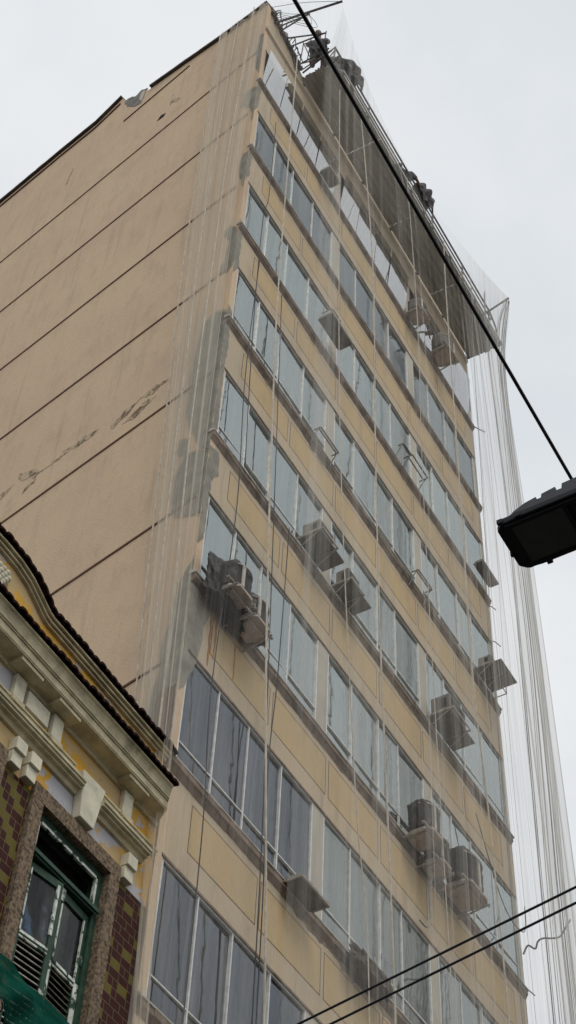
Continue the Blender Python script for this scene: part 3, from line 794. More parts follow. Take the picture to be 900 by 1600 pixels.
# pale hems of the side strip
for (a, b, lab, r, ofs) in (((1.33, 35.5), (.46, 12.8), 'pale hem of the side netting farthest from the corner', .017, .11), ((.72, 35.2), (.22, 12.8), 'pale fold line in the middle of the side netting', .013, .16),
                  ((.25, 35.2), (.0, 12.8), 'pale fold line of the side netting closest to the corner', .014, .16), ((1.12, 35.4), (.40, 12.8), 'fainter fold line beside the outer hem of the side netting', .008, .12)):
    pts = [sidep(a[0]+(b[0]-a[0])*(q/8)**.9, ofs+.20*math.sin(math.pi*q/8)+.015*math.sin(q*2.1+a[0]*9), a[1]+(b[1]-a[1])*q/8) for q in range(9)]
    rope(lab, pts, r*.75, 'rope')
rope('loose cord with a hooked top hanging from a nail low on the side wall', [sidep(.13, .1, 15.9), sidep(.06, .16, 15.95), sidep(.02, .18, 15.6), sidep(.0, .2, 14.0), sidep(-.02, .2, 12.6)], .009)
for lab, pts in (('dark drop wire running down the left bay beside the pale rope', [(1.27, -.10, 24.7), (1.43, -.17, 18.5), (1.57, -.17, 15.3), (1.68, -.17, 12), (1.7, -.17, 7)]),
                 ('second dark drop wire twisting beside the first', [(1.83, -.17, 19), (1.74, -.19, 16), (1.64, -.2, 14.3), (1.71, -.2, 12), (1.75, -.2, 7)]),
                 ('dark wire hanging over the leftmost panes of the middle storeys', [(.45, -.17, 24.6), (.40, -.17, 21.0), (.50, -.19, 18), (.36, -.2, 14.5), (.52, -.17, 12.2), (.5, -.17, 7)]),
                 ('thin dark wire over the leftmost panes of the upper storeys', [(.50, -.17, 30), (.52, -.17, 27), (.42, -.17, 25.9), (.46, -.17, 22.6), (.62, -.17, 19)]),
                 ('slack dark wire sagging across the right bay above the corner sill', [(7.7, -.17, 18.3), (8.3, -.25, 16.95), (8.9, -.3, 16.8), (9.3, -.2, 17.6)])):
    tag(MB().tube(cat(pts, 8), .0075, 5).build('drop_wire', M['dropwire']), lab, 'wire')
tag(MB().tube(cat([(6.93, -1.05, 14.86), (7.12, -1.05, 15.12), (7.38, -1.05, 15.24), (7.52, -1.05, 15.46), (7.75, -1.05, 15.66), (8.05, -1.05, 15.86), (8.4, -1.05, 16.12), (8.68, -1.05, 16.46), (8.95, -1.05, 16.80)], 8), .014, 5).build('net_seam', M['dropwire']), 'dark wavy tie cord strung across the netting right of the tower', 'wire')

# ------------------------------------------------------------------ air conditioners
def lumpy(x0, x1, y0, y1, z0, z1, seed, nu=26, nv=12, rag=.12):
    cx, cy = (x0+x1)/2, (y0+y1)/2; rx, ry = (x1-x0)/2, (y1-y0)/2
    m = MB(); b = 0
    for j in range(nv+1):
        v = j/nv; z = z0+(z1-z0)*v
        tp = 1 if v < .82 else 1-.55*((v-.82)/.18)**2
        for i in range(nu):
            a = 2*math.pi*i/nu; ca, sa = math.cos(a), math.sin(a)
            e = .85; px = math.copysign(abs(ca)**e, ca); py = math.copysign(abs(sa)**e, sa)
            q = 1+rag*noise.noise((ca*3.4+seed, sa*3.4, v*3.6))+.035*math.sin(i*2.4+seed)+rag*.5*noise.noise((ca*9+seed, sa*9, v*8))
            m.v.append((cx+rx*px*tp*q, cy+ry*py*tp*q, z+.03*noise.noise((ca*2, sa*2, seed+v))))
    for j in range(nv):
        for i in range(nu):
            k = (i+1) % nu; m.f.append((j*nu+i, j*nu+k, (j+1)*nu+k, (j+1)*nu+i))
    m.f.append(tuple(range(nu-1, -1, -1))); m.f.append(tuple(nv*nu+i for i in range(nu)))
    return m
def ac_bag(label, x, z, w=.58, d=.52, h=.52, seed=0, y=-.16, legs=False, strapx=.3):
    t = thing('air_conditioner', label, 'air conditioner', (x, y, z), 'window air conditioners on the tower')
    y0, y1 = y-d, y
    pan = MB().prism([(x+.05, y1), (x+w-.05, y1), (x+w, y1-.1), (x+w, y0+.12), (x+w-.08, y0), (x+.08, y0), (x, y0+.12), (x, y1-.1)], lambda a, b, c: (a, b, c), z, z+.05)
    pan.prism([(x+.09, y1-.02), (x+w-.09, y1-.02), (x+w-.05, y0+.1), (x+.05, y0+.1)], lambda a, b, c: (a, b, c), z-.035, z-.001)
    pan.build('base_pan', M['pan'], t, .008)
    MB().tube([(x-.12, y0+.06, z+.02), (x+w+.08, y0+.06, z+.05)], .02).tube([(x-.03, y+.12, z-.06), (x+.02, y0, z+.0)], .016).tube([(x+w+.02, y+.12, z-.06), (x+w-.02, y0, z+.0)], .016).build('bracket', M['bracket'], t)
    lumpy(x-.03, x+w+.03, y0+.02, y1-.01, z+.055, z+h*1.12, seed).build('bag', M['bag'], t, smooth=True)
    sx = x+w*strapx
    MB().box(sx, sx+.05, y0+.0, y0+.018, z+.06, z+h*.9).tube(cat([(x+w*.5+w*.52*math.cos(a), (y0+y1)/2+d*.52*math.sin(a), z+h*.86) for a in [q*math.pi/8 for q in range(17)]], 2), .012, 5).build('strap', M['strap'], t)
    return t
def ac_box(label, x, z, w=.6, d=.5, h=.38, y=-.10, tray=None, rails=True, mat='casing'):
    t = thing('air_conditioner', label, 'air conditioner', (x, y, z), 'window air conditioners on the tower')
    y0 = y-d
    MB().box(x, x+w, y0, y, z, z+h).build('casing', M[mat], t, .012)
    v = MB()
    for k in range(9):
        zz = z+.05+k*(h-.1)/9
        v.box(x+.04, x+w-.04, y0-.008, y0-.002, zz, zz+.020)
    for k in range(6):
        zz = z+.07+k*(h-.14)/6
        v.box(x-.008, x-.002, y0+.06, y0+d*.55, zz, zz+.022)
    v.build('vent_grille', M['fins'], t)
    f = MB()
    f.box(x-.03, x-.012, y0-.05, y+.1, z-.035, z-.005); f.box(x+w+.012, x+w+.03, y0-.05, y+.1, z-.035, z-.005)
    f.box(x-.03, x+w+.03, y0-.07, y0-.052, z-.035, z+.0)
    f.tube([(x-.02, y0-.03, z-.03), (x-.02, y+.1, z-.30)], .011); f.tube([(x+w+.02, y0-.03, z-.03), (x+w+.02, y+.1, z-.30)], .011)
    f.build('bracket', M['bracket'], t)
    if tray:
        a, b, dd, mt, zz = tray
        MB().box(a, b, y-dd, y+.06, zz-.012, zz).build('tray', M[mt], t)
    return t
ac_bag('black bagged air conditioner at the left corner above the rust stain, upper of the pair', .30, 16.10, .44, .38, .50, 1, -.08, strapx=.25)
ac_bag('black bagged air conditioner with a wide white strap, lower right of the corner pair', .75, 16.0, .44, .36, .44, 2, -.08, strapx=.2)
sh = thing('plastic_sheet', 'torn black plastic sheet draped over and behind the two corner air conditioners', 'plastic sheet', (.8, -.15, 16.2))
lumpy(.10, .9, -.26, -.075, 15.92, 16.70, 9, 60, 30, .26).build('sheet', M['bag'], sh, smooth=True)
lumpy(1.02, 1.35, -.30, -.075, 16.1, 16.58, 5, 50, 24, .26).build('loose_end', M['bag'], sh, smooth=True)
ac_bag('black bagged air conditioner with one white strap, upper left of the bagged trio', 5.40, 16.16, .46, .42, .56, 3, -.06)
ac_bag('small black bagged air conditioner tucked between the other two of the trio', 5.86, 15.98, .40, .34, .50, 4, -.06, strapx=.1)
ac_bag('largest black bagged air conditioner with two straps, lower right of the trio', 6.52, 16.04, .66, .46, .66, 6, -.06, strapx=.5)
ac_box('pale air conditioner on a long grey slab beside the first pier', 2.34, 19.42, .40, .30, .26, -.07, tray=(2.34, 3.04, .32, 'traypale', 19.40))
ac_box('window air conditioner above a tapering tray under the middle bay', 3.34, 19.38, .34, .22, .28, -.07, tray=(3.32, 3.98, .26, 'traypale', 19.36), mat='traypale')
ac_box('window air conditioner with a black hood in the first pane of the right bay', 6.44, 19.40, .56, .34, .34, -.07, tray=(6.42, 7.32, .34, 'traypale', 19.38), mat='traypale')
t = ac_box('air conditioner under a wide flat sheet sticking out of the right corner', 8.52, 22.42, .30, .26, .22, -.07, tray=(8.50, 9.18, .46, 'traypale', 22.40))
MB().box(9.0, 9.015, -.3, -.05, 22.2, 22.215).box(9.16, 9.175, -.3, -.05, 22.2, 22.215).box(9.0, 9.175, -.315, -.3, 22.2, 22.215).box(9.0, 9.015, -.315, -.3, 22.217, 22.385).box(9.16, 9.175, -.315, -.3, 22.217, 22.385).build('lower_frame', M['bracket'], t)
ac_bag('grey round air conditioner under a bent hoop on the top storey', 6.10, 31.25, .42, .38, .42, 8, -.06, strapx=.12)
ac_bag('round air conditioner bundled with cord on the top storey near the right end', 7.22, 31.22, .50, .46, .58, 12, -.06, strapx=.6)
for o in [c for c in bpy.data.objects if c.name.startswith('bag') and c.parent and c.parent['label'].find('top storey') > 0]:
    o.data.materials[0] = M['traypale']
w_ = thing('wire_tangle', 'knot of rusty wire caught beside the bundled unit on the top storey', 'wire', (6.9, -.2, 31.3))
tb = MB(); rnd = random.Random(9)
tb.tube(cat([(6.85+rnd.uniform(-.16, .16), -.22+rnd.uniform(-.1, .1), 31.38+rnd.uniform(-.2, .22)) for k in range(13)], 5), .016, 5)
tb.build('wire', M['ironrust'], w_)

def tray(label, x0, x1, z, d, mt, box=None):
    t = thing('metal_tray', label, 'tray', (x0, -.05, z), 'empty trays and brackets on the tower')
    MB().box(x0, x1, -.10-d, -.066, z, z+.014).build('sheet', M[mt], t)
    f = MB()
    f.box(x0-.02, x1+.02, -.13-d, -.104-d, z-.012, z+.022)
    f.box(x0-.02, x0-.002, -.10-d, -.10, z-.012, z+.04); f.box(x1+.002, x1+.02, -.10-d, -.10, z-.012, z+.04)
    if box:
        a, b, h = box
        for zz in (z+.04, z+h): 
            f.tube([(a, -.12, zz), (a, -.10-d, zz)], .012); f.tube([(b, -.12, zz), (b, -.10-d, zz)], .012); f.tube([(a, -.10-d, zz), (b, -.10-d, zz)], .012)
        for xx in (a, b): f.tube([(xx, -.10-d, z+.02), (xx, -.10-d, z+h)], .012)
    f.build('bracket', M['bracket'], t)
    return t
tray('wide grey tray with an open cage between left and middle bays, third storey down', 2.52, 3.24, 25.74, .24, 'traypale', (2.54, 2.84, .2))
tray('dark sagging tray with a broken pale edge under the lowest full left bay', 2.30, 2.90, 13.12, .21, 'tray')
tray('small torn tray at the right end of the left bay on the top storey', 2.32, 2.72, 31.24, .2, 'traypale', (2.34, 2.70, .12))
tray('grey awning sheet at the right corner below the fine netting', 8.70, 9.38, 25.50, .16, 'traypale')
def frame(label, x, z, w, d, mat='bracket'):
    t = thing('bracket_frame', label, 'bracket', (x, -.1, z), 'empty trays and brackets on the tower')
    b = MB(); r = .014
    b.tube([(x, -.08, z), (x, -.10-d, z)], r); b.tube([(x+w, -.08, z), (x+w, -.10-d, z)], r); b.tube([(x, -.10-d, z), (x+w, -.10-d, z)], r); b.tube([(x, -.17, z), (x+w, -.17, z)], r)
    b.build('rail', M[mat], t)
    l = MB()
    for xx in (x, x+w): l.tube([(xx, -.06-d, z), (xx, -.02, z-.30)], r*.8)
    l.build('strut', M[mat], t); return t
frame('empty grey bracket frame left over on the fourth storey down, left bay', 2.52, 22.33, .58, .11, 'aludark')
frame('empty wire bracket frame between middle and right bays, third storey down', 5.74, 25.45, .62, .16, 'aludark')
frame('second empty bracket frame beside the pink curtained window', 5.52, 25.58, .30, .10, 'aludark')
frame('empty white bracket frame between middle and right bays, fourth storey down', 5.90, 22.33, .52, .11)
n_ = thing('cloth_bundle', 'dark frayed netting bundle caught under the middle bay sill near the bottom', 'bundle', (4.6, -.2, 13.1))
lumpy(3.75, 4.65, -.26, -.075, 12.98, 13.22, 4, 60, 16, .4).build('bundle', M['tray'], n_, smooth=True)
p_ = thing('drain_pipe', 'thin bent drain hose below the small bagged air conditioner', 'hose', (6.0, -.1, 15.2))
MB().tube(cat([(6.02, -.2, 16.0), (6.0, -.14, 15.6), (6.03, -.12, 15.35), (6.0, -.12, 15.1), (5.92, -.1, 14.95), (5.8, -.06, 15.0)], 8), .014).build('hose', M['bracket'], p_)
st = MB()
for x, w, l in ((.46, .05, .55), (.58, .035, .35), (1.02, .03, .3)):
    st.prism(rough_poly([(x, 15.90), (x+w, 15.90), (x+w*.7, 15.60-l), (x+w*.3, 15.60-l)], .02, 2), lambda a, c, d: (a, d, c), -.0065, .01)
st.build('rust_stain', simple('rust_stain', (.36, .17, .05), .9, 0, .3, 6), T)

# ------------------------------------------------------------------ the old town house
H = thing('town_house', 'old tiled two storey house with cream cornice, peeling yellow plaster and curved gable', 'house', (-3.03, 0, 0))
HX0, HX1 = -6.06, -.035
WC = (-1.23, -3.03, -4.83)
tl = MB()
zt, zb = 11.17, 7.6
# tiled wall with openings for three windows
xs = [HX0]+sum([[c-.70, c+.69] for c in sorted(WC)], [])+[HX1]
for k in range(0, 8, 2): tl.box(xs[k], xs[k+1], .0, .3, zb, zt)
tl.box(HX0, HX1, .0, .3, 0.14, zb)
tl.build('tiled_wall', M['tiles'], H)
MB().box(HX0, HX1, .004, .3, zt, 12.22).build('plaster_wall', M['peeling'], H)
MB().box(HX0, HX1, .3, 9, 0.14, 12.3).build('house_body', M['white'], H)
# parapet wall with gable
def gz(x):
    a = abs(x+3.03)
    P_ = [(0, 13.49), (.25, 13.475), (.45, 13.425), (.62, 13.335), (.74, 13.265), (.82, 13.225), (1.0, 13.225), (2.95, 13.19), (3.2, 13.17)]
    for (a0, z0), (a1, z1) in zip(P_, P_[1:]):
        if a <= a1:
            f = (a-a0)/(a1-a0); return z0+(z1-z0)*f
    return 13.1
N_ = 90
xs_ = [HX0+(HX1-HX0)*k/N_ for k in range(N_+1)]
MB().prism([(HX0, 12.3), (HX1, 12.3)]+[(x, gz(x)-.02) for x in xs_[::-1]], lambda a, c, d: (a, d, c), .03, .32).build('gable_wall', M['peeling'], H)
for (o0, o1, y0, mt, nm) in ((-.10, -.07, -.008, 'cream', 'gable_moulding'), (-.07, -.032, -.035, 'cream', 'gable_moulding'), (-.032, .0, -.065, 'cream', 'gable_moulding')):
    MB().prism([(x, gz(x)+o0) for x in xs_]+[(x, gz(x)+o1-.008) for x in xs_[::-1]], lambda a, c, d: (a, d, c), y0, .03-.002).build(nm, M[mt], H)
# roof tiles: short half round eave tiles laid side by side on gable and cornice
M['rooftile'] = simple('dark_roof_tile', (.022, .009, .007), .95, 0, .5, 9, bs=.5, spec=.1)
def eave(name, zf, y0, y1, dz_, w=.105, x1=HX1):
    m = MB(); k = 0; x = HX0
    while x < x1-.02:
        z = zf(x+w/2); sl = (zf(x+w)-zf(x))
        r = w*.56; jit = random.uniform(-.012, .012)
        b = len(m.v); nseg = 6
        for (yy, zz, rr) in ((y0+jit, z, r), (y1, z+dz_, r*.92)):
            for q in range(nseg+1):
                a = math.pi*q/nseg
                m.v.append((x+w/2-math.cos(a)*rr, yy, zz+math.sin(a)*rr*.62+sl*(-math.cos(a))*.5))
            for q in range(nseg, -1, -1):
                a = math.pi*q/nseg
                m.v.append((x+w/2-math.cos(a)*rr*.72, yy, zz-.022+math.sin(a)*rr*.5+sl*(-math.cos(a))*.5))
        n2 = 2*(nseg+1)
        for q in range(n2):
            j = (q+1) % n2; m.f.append((b+q, b+j, b+n2+j, b+n2+q))
        m.f.append(tuple(b+q for q in range(n2))); m.f.append(tuple(b+n2+q for q in range(n2-1, -1, -1)))
        x += w; k += 1
    return m.build(name, M['rooftile'], H)
eave('gable_tiles', lambda x: gz(x)+.022, -.105, .42, .07)
MB().box(HX0, HX1, .30, 9, 12.3, 13.0).build('roof', M['rooftile'], H)
# main cornice
cz = 12.22
prof = [(0, cz-.06), (-.03, cz-.06), (-.03, cz-.012), (-.05, cz), (-.20, cz), (-.20, cz+.012), (-.207, cz+.016), (-.207, cz+.10), (-.222, cz+.104), (-.222, cz+.118), (-.235, cz+.122), (-.235, cz+.138), (-.24, cz+.16), (-.248, cz+.19), (-.265, cz+.22), (-.29, cz+.235), (-.29, cz+.25), (.03, cz+.26)]
MB().prism(prof, lambda a, c, d: (d + (a*.62 if d > -3 else 0), a, c), HX0, HX1-.01).build('cornice', M['cream'], H)
eave('cornice_tiles', lambda x: cz+.275, -.33, .02, .10, x1=HX1-.16)
for x in (-.80, -1.99, -2.60, -3.62, -4.2, -5.4):
    MB().box(x, x+.34, -.185, -.032, cz-.045, cz-.002).build('soffit_block', M['cream'], H)
# frieze pilaster blocks with moulding and drops
FR = [-.60, -1.80, -2.40, -3.66, -4.26, -5.46]
for x in FR:
    b = MB().box(x-.075, x+.075, -.055, .003, 11.87, cz-.062).build('frieze_block', M['creamlite'], H, .006)
    MB().box(x-.09, x+.09, -.075, .002, 11.815, 11.868).box(x-.08, x+.08, -.09, -.0, 11.79, 11.813).build('block_base', M['cream'], b)
    dr = MB().prism([(x-.06, 11.745), (x+.06, 11.745), (x+.075, 11.70), (x+.04, 11.665), (x-.04, 11.665), (x-.075, 11.70)], lambda a, c, d: (a, d, c), -.07, .001)
    dr.build('block_drop', M['cream'], b, .008)
ends = sorted([(x-.095, x+.095) for x in FR])
segs = []; x = HX0
for a, b in ends: segs.append((x, a)); x = b
segs.append((x, HX1))
for a, b in segs:
    if b-a > .02:
        for (qa, qb) in ((a, b),):
            cuts = [c for c in WC if qa < c < qb]
            parts_ = [(qa, qb)] if not cuts else [(qa, cuts[0]-.22), (cuts[0]+.22, qb)]
            for pa, pb_ in parts_: MB().extr_x([(.002, 11.80), (-.025, 11.80), (-.04, 11.815), (-.04, 11.835), (-.055, 11.84), (-.055, 11.858), (.002, 11.862)], pa, pb_).build('string_moulding', M['cream'], H)
for c in (-2.10, -3.96):
    MB().box(c-.17, c+.17, -.045, .003, 11.92, 12.12).build('frieze_panel', M['creamlite'], H, .006)
# windows
for wi, c in enumerate(WC):
    # keystone and hood
    MB().prism([(c-.09, 11.30), (c+.13, 11.30), (c+.21, 11.83), (c-.15, 11.83)], lambda a, q, d: (a, d, q), -.10, .002).build('keystone', M['creamlite'], H, .008)
    hd = MB()
    hp = [(.002, 11.56), (-.03, 11.56), (-.05, 11.60), (-.09, 11.605), (-.09, 11.625), (-.125, 11.63), (-.125, 11.655), (-.14, 11.66), (-.14, 11.69), (.002, 11.70)]
    hd.extr_x(hp, c-.98+ (.0), c-.125); hd.extr_x(hp, c+.18, c+1.0 if wi == 0 else c+.82)
    hd.build('hood_moulding', M['cream'], H)
    for x in (c-.80, c+.78):
        bb = MB().box(x-.075, x+.075, -.10, .003, 11.325, 11.465).box(x-.07, x+.07, -.07, .004, 11.18, 11.322)
        bb.build('corbel_block', M['creamlite'], H, .005)
    gr = MB()
    gr.box(c-.69, c-.54, -.05, .16, 8.2, 11.10); gr.box(c+.53, c+.68, -.05, .16, 8.2, 11.10); gr.box(c-.69, c+.68, -.052, .16, 11.102, 11.27)
    gr.build('granite_surround', M['granite'], H)
    x0, x1 = c-.538, c+.528
    fr = MB()
    fr.box(x0, x0+.07, .03, .14, 8.2, 11.10); fr.box(x1-.07, x1, .03, .14, 8.2, 11.10); fr.box(x0+.07, x1-.07, .03, .14, 11.03, 11.10)
    fr.box(x0+.07, x1-.07, .0, .14, 10.60, 10.68); fr.box(x0+.02, x1-.02, -.02, .0, 10.62, 10.66)
    wf = fr.build('window', M['green'], H)
    pe_ = MB()
    pe_.box(x0+.072, x0+.085, .026, .06, 10.70, 11.0); pe_.box(x1-.10, x1-.072, .026, .06, 10.70, 11.0); pe_.box(x0+.10, x1-.10, .022, .05, 10.985, 11.015)
    pe_.build('peeling_strip', M['peel'], wf)
    MB().box(x0+.075, x1-.075, .2, .22, 8.2, 11.05).build('void', M['black'], wf)
    for sgn, (a, b) in ((0, (x0+.075, c-.03)), (1, (c+.0, x1-.075))):
        w = b-a; ang = (-.16, .05)[sgn]; hx = a if sgn == 0 else b
        def rot(x, y, z, hx=hx, ang=ang):
            dx = x-hx; s_ = -abs(dx)*math.sin(abs(ang)) if sgn == 0 else -abs(dx)*math.sin(abs(ang))
            return (hx+dx*math.cos(ang), y+s_, z)
        yf = .06
        lf = MB()
        lf.box(a, a+.055, yf, yf+.05, 8.2, 10.58, rot); lf.box(b-.055, b, yf, yf+.05, 8.2, 10.58, rot)
        lf.box(a+.055, b-.055, yf, yf+.05, 10.50, 10.58, rot); lf.box(a+.055, b-.055, yf, yf+.05, 9.80, 9.87, rot); lf.box(a+.055, b-.055, yf, yf+.05, 8.2, 8.5, rot)
        leaf = lf.build('casement', M['green'], wf)
        pp = MB()
        pp.box(a+.040, a+.056, yf-.006, yf+.012, 9.86, 10.52, rot) if sgn == 0 else pp.box(a+.036, a+.056, yf-.006, yf+.012, 9.84, 10.54, rot)
        pp.box(b-.062, b-.034, yf-.006, yf+.012, 10.0 if sgn == 0 else 9.85, 10.53, rot) if sgn == 0 else pp.box(b-.060, b-.046, yf-.006, yf+.012, 9.85, 10.5, rot)
        pp.box(a+.05, b-.05, yf-.007, yf+.01, 9.835, 9.862, rot); pp.box(a+.05, b-.05, yf-.007, yf+.01, 9.795, 9.81, rot)
        if sgn == 1:
            pp.box(b-.055, b+.055, yf-.008, yf+.0, 8.9, 9.84, rot); pp.box(a-.035, a+.035, yf-.008, yf+.0, 9.2, 9.83, rot); pp.box(a-.01, a+.06, yf-.0085, yf+.0, 10.46, 10.59, rot)
            pp.box(b-.02, b+.03, yf-.0087, yf-.0, 10.04, 10.14, rot)
        pp.build('peeling_strip', M['peel'], leaf)
        g = MB(); g.box(a+.057, b-.057, yf+.02, yf+.026, 9.872, 10.498, rot); g.build('pane', M['glass_old'], leaf)
        lv = MB(); z = 8.55
        while z < 9.77:
            def sl(x, y, zz, z=z): 
                p = rot(x, y, zz); return (p[0], p[1]+(zz-z)*.9, p[2])
            lv.box(a+.057, b-.057, yf+.004, yf+.016, z, z+.030, sl); z += .058
        lv.build('louvre', M['louvre'], leaf)
# scallop ornament in the middle of the gable
om = MB()
for r_, rows in ((.16, 5),):
    for j in range(rows):
        n = 5-abs(j-1)
        for i in range(n):
            cx = -2.98+(i-(n-1)/2)*.062; cz_ = 13.20-j*.055
            b = len(om.v)
            for q in range(5):
                for p in range(8):
                    a = 2*math.pi*p/8; rr = .038*math.cos(q/5*math.pi/2)
                    om.v.append((cx+rr*math.cos(a), .028-.04*math.sin(q/5*math.pi/2)-.02, cz_+rr*math.sin(a)*1.1))
            for q in range(4):
                for p in range(8):
                    k = (p+1) % 8; om.f.append((b+q*8+p, b+q*8+k, b+(q+1)*8+k, b+(q+1)*8+p))
            om.f.append(tuple(b+4*8+p for p in range(8)))
om.build('fruit_ornament', M['creamlite'], H, smooth=True)
# balcony with wrought iron and a green mesh over it
bz = 7.95
MB().box(-2.95, -1.15, -.62, -.002, bz-.12, bz).build('balcony_slab', M['granite'], H)
rr_ = MB().tube([(-2.9, -.02, 8.76), (-2.9, -.58, 8.76), (-1.2, -.58, 8.76), (-1.2, -.02, 8.76)], .022)
x = -2.9
rr_.tube([(-2.9, -.58, 8.15), (-1.2, -.58, 8.15)], .012); rr_.tube([(-2.9, -.58, 8.64), (-1.2, -.58, 8.64)], .01)
while x < -1.2:
    rr_.tube([(x, -.58, bz), (x, -.58, 8.76)], .009, 5); 
    for k in range(2):
        zc = 8.28+.2*k
        rr_.tube([(x+.055+.045*math.cos(a)*(1-q*.045), -.58, zc+.085*math.sin(a)*(1-q*.045)) for q, a in enumerate([i*.52 for i in range(16)])], .007, 4)
    x += .127
rr_.build('balcony_railing', M['iron'], H)
def gm(u, v):
    x = lerp(-3.1, -1.18, u); n1 = noise.noise((u*7, v*3, 2))
    z = lerp(8.81+.015*math.sin(u*7), 8.38+.10*math.sin(u*5+1)+.1*noise.noise((u*9, 0, 5)), v)-.03*u
    y = -.63-.05*math.sin(v*2.6)+.045*math.sin(u*34+v*6)*v+.05*n1
    return (x, y, z)
g = MB().grid(gm, 60, 16).build('green_mesh', M['net_green'], None, smooth=True)
tag(g, 'dark green mesh sheet draped over the iron balcony rail of the old house', 'mesh sheet')

# ------------------------------------------------------------------ street lamp
LT = thing('street_lamp', 'black street lamp head on an arm, seen from below against the sky', 'street lamp', (-4.9, -9.4, 0))
LB = Matrix.Rotation(R(-2), 3, 'X')
def LF(a, b, c):     # a across, b along the head from its tip, c up
    p = Vector((-4.88+a, -5.88-b, 8.0+c)); return tuple(p)
def lb_(a0, a1, b0, b1, c0, c1, m):
    return m.box(a0, a1, b0, b1, c0, c1, LF)
bd = MB()
bd.prism([(-.13, .0), (.13, .0), (.165, .035), (.175, .12), (.175, .62), (.10, .80), (-.10, .80), (-.175, .62), (-.175, .12), (-.165, .035)], LF, .0, .045)
bd.box(-.15, .15, .03, .66, .046, .075, LF)
bd.build('housing', M['lamp'], LT, .008)
fm = MB()
for a, b in ((-.155, -.132), (.132, .155)): fm.box(a, b, .05, .5, -.014, -.001, LF)
fm.box(-.131, .131, .05, .075, -.014, -.001, LF); fm.box(-.131, .131, .36, .385, -.014, -.001, LF)
fm.build('lens_frame', M['lamp'], LT)
MB().box(-.130, .130, .076, .359, -.009, -.001, LF).build('lens', M['lens'], LT)
fi = MB()
for k in range(7):
    a = -.145+.046*k
    prof_ = [(.08, .076), (.11, .10), (.17, .128), (.235, .14), (.24, .118), (.262, .118), (.267, .146), (.345, .158), (.35, .125), (.378, .125), (.384, .163), (.75, .175), (.75, .076)]
    fi.prism(prof_, lambda b, c, d: LF(d, b, c), a, a+.018)
fi.build('cooling_fin', M['lamptop'], LT)
for a, b in ((-.183, .12), (-.183, .02), (.172, .14), (.172, .40), (.04, -.008)): MB().box(a, a+.018, b, b+.03, .0, .03, LF).build('clip', M['lamp'], LT)
MB().tube([LF(0, .7, .08), LF(0, 1.4, .10), LF(0, 2.6, .02), LF(0, 3.5, -.3)], .032, 10).build('arm', M['lamp'], LT)
MB().tube([(-4.88, -9.4, 0), (-4.88, -9.4, 8.2)], [.10, .06], 14).build('pole', M['concrete'], LT)

# ------------------------------------------------------------------ overhead cables
def cable(label, a, b, r, sag=.0):
    a = Vector(a); b = Vector(b); pts = [a.lerp(b, q/24)-Vector((0, 0, sag*4*(q/24)*(1-q/24))) for q in range(25)]
    return tag(MB().tube(pts, r, 8).build('overhead_cable', M['cable']), label, 'cable')
A1 = Vector((-7.64, -6.15, 9.0)); A2 = Vector((-4.41, -6.14, 9.0)); dA = (A2-A1).normalized()
cable('thick black cable crossing the sky diagonally above the platform', A1-dA*9, A2+dA*16, .0105)
B1 = Vector((-2.99, -3.49, 7.0)); B2_ = Vector((-3.40, -5.47, 7.0)); dB = (B2_-B1).normalized()
cable('upper of the two thin black wires crossing the bottom of the view', B1-dB*3.5, B2_+dB*8, .0072)
C1 = Vector((-2.92, -3.63, 6.98)); C2 = Vector((-3.36, -5.53, 6.95)); dC = (C2-C1).normalized()
cable('lower of the two thin black wires crossing the bottom of the view', C1-dC*3.6, C2+dC*8, .0072)

# ------------------------------------------------------------------ light, sky, camera
SUNEL, SUNAZ = R(58), R(215)      # azimuth from +Y clockwise
wd = bpy.data.worlds.new('World'); S.world = wd; wd.use_nodes = True
t = wd.node_tree
for n in list(t.nodes): t.nodes.remove(n)
out = t.nodes.new('ShaderNodeOutputWorld')
sky = t.nodes.new('ShaderNodeTexSky'); sky.sky_type = 'NISHITA'; sky.sun_disc = False
sky.sun_elevation = SUNEL; sky.sun_rotation = SUNAZ; sky.dust_density = 4; sky.air_density = 1.5
bg = t.nodes.new('ShaderNodeBackground'); bg.inputs['Strength'].default_value = .08
t.links.new(sky.outputs[0], bg.inputs[0])
g = t.nodes.new('ShaderNodeTexCoord')
mp = t.nodes.new('ShaderNodeMapping'); mp.inputs['Scale'].default_value = (1, 1, 1.6); t.links.new(g.outputs['Generated'], mp.inputs[0])
nz = t.nodes.new('ShaderNodeTexNoise'); nz.inputs['Scale'].default_value = 3.2; nz.inputs['Detail'].default_value = 5; nz.inputs['Roughness'].default_value = .5
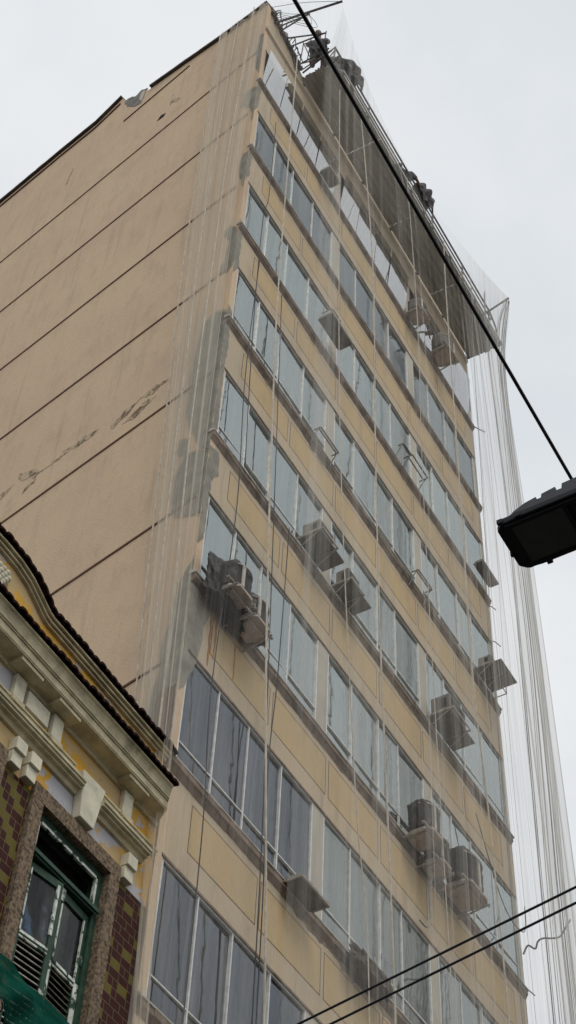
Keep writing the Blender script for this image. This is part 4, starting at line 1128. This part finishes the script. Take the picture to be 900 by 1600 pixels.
t.links.new(mp.outputs[0], nz.inputs['Vector'])
cl_ = mixc(t, ramp(t, nz.outputs['Fac'], .3, .72), (.66, .70, .735), (.83, .845, .86))
b2 = t.nodes.new('ShaderNodeBackground'); t.links.new(cl_, b2.inputs[0]); b2.inputs['Strength'].default_value = 1.0
mx = t.nodes.new('ShaderNodeMixShader'); mx.inputs[0].default_value = .93
t.links.new(bg.outputs[0], mx.inputs[1]); t.links.new(b2.outputs[0], mx.inputs[2]); t.links.new(mx.outputs[0], out.inputs[0])
sl_ = bpy.data.lights.new('sun', 'SUN'); sl_.energy = 1.4; sl_.angle = R(30); sl_.color = (1, .96, .9)
so_ = bpy.data.objects.new('sun', sl_); COL.objects.link(so_)
dv = Vector((math.sin(SUNAZ)*math.cos(SUNEL), math.cos(SUNAZ)*math.cos(SUNEL), math.sin(SUNEL)))
so_.rotation_euler = dv.to_track_quat('Z', 'Y').to_euler(); so_.location = (0, -30, 60)

cam = bpy.data.cameras.new('camera'); co = bpy.data.objects.new('camera', cam); COL.objects.link(co)
yaw, pitch, roll = 0.993899005, 0.906640744, 0.0621852592
F_ = Vector((math.sin(yaw)*math.cos(pitch), math.cos(yaw)*math.cos(pitch), math.sin(pitch)))
r0 = Vector((math.cos(yaw), -math.sin(yaw), 0)); u0 = r0.cross(F_)
Rv = r0*math.cos(roll)+u0*math.sin(roll); Uv = -r0*math.sin(roll)+u0*math.cos(roll)
mt = Matrix((( Rv.x, Uv.x, -F_.x, -9.84343146), (Rv.y, Uv.y, -F_.y, -7.72826561), (Rv.z, Uv.z, -F_.z, 1.6), (0, 0, 0, 1)))
co.matrix_world = mt
cam.sensor_fit = 'HORIZONTAL'; cam.sensor_width = 36; cam.lens = 2466.69724/900*36
cam.clip_start = .1; cam.clip_end = 2000
S.camera = co
S.view_settings.view_transform = 'Standard'; S.view_settings.look = 'None'; S.view_settings.gamma = 1; S.view_settings.use_curve_mapping = False
S.view_settings.exposure = .12
S.cycles.transparent_max_bounces = 24; S.cycles.max_bounces = 8
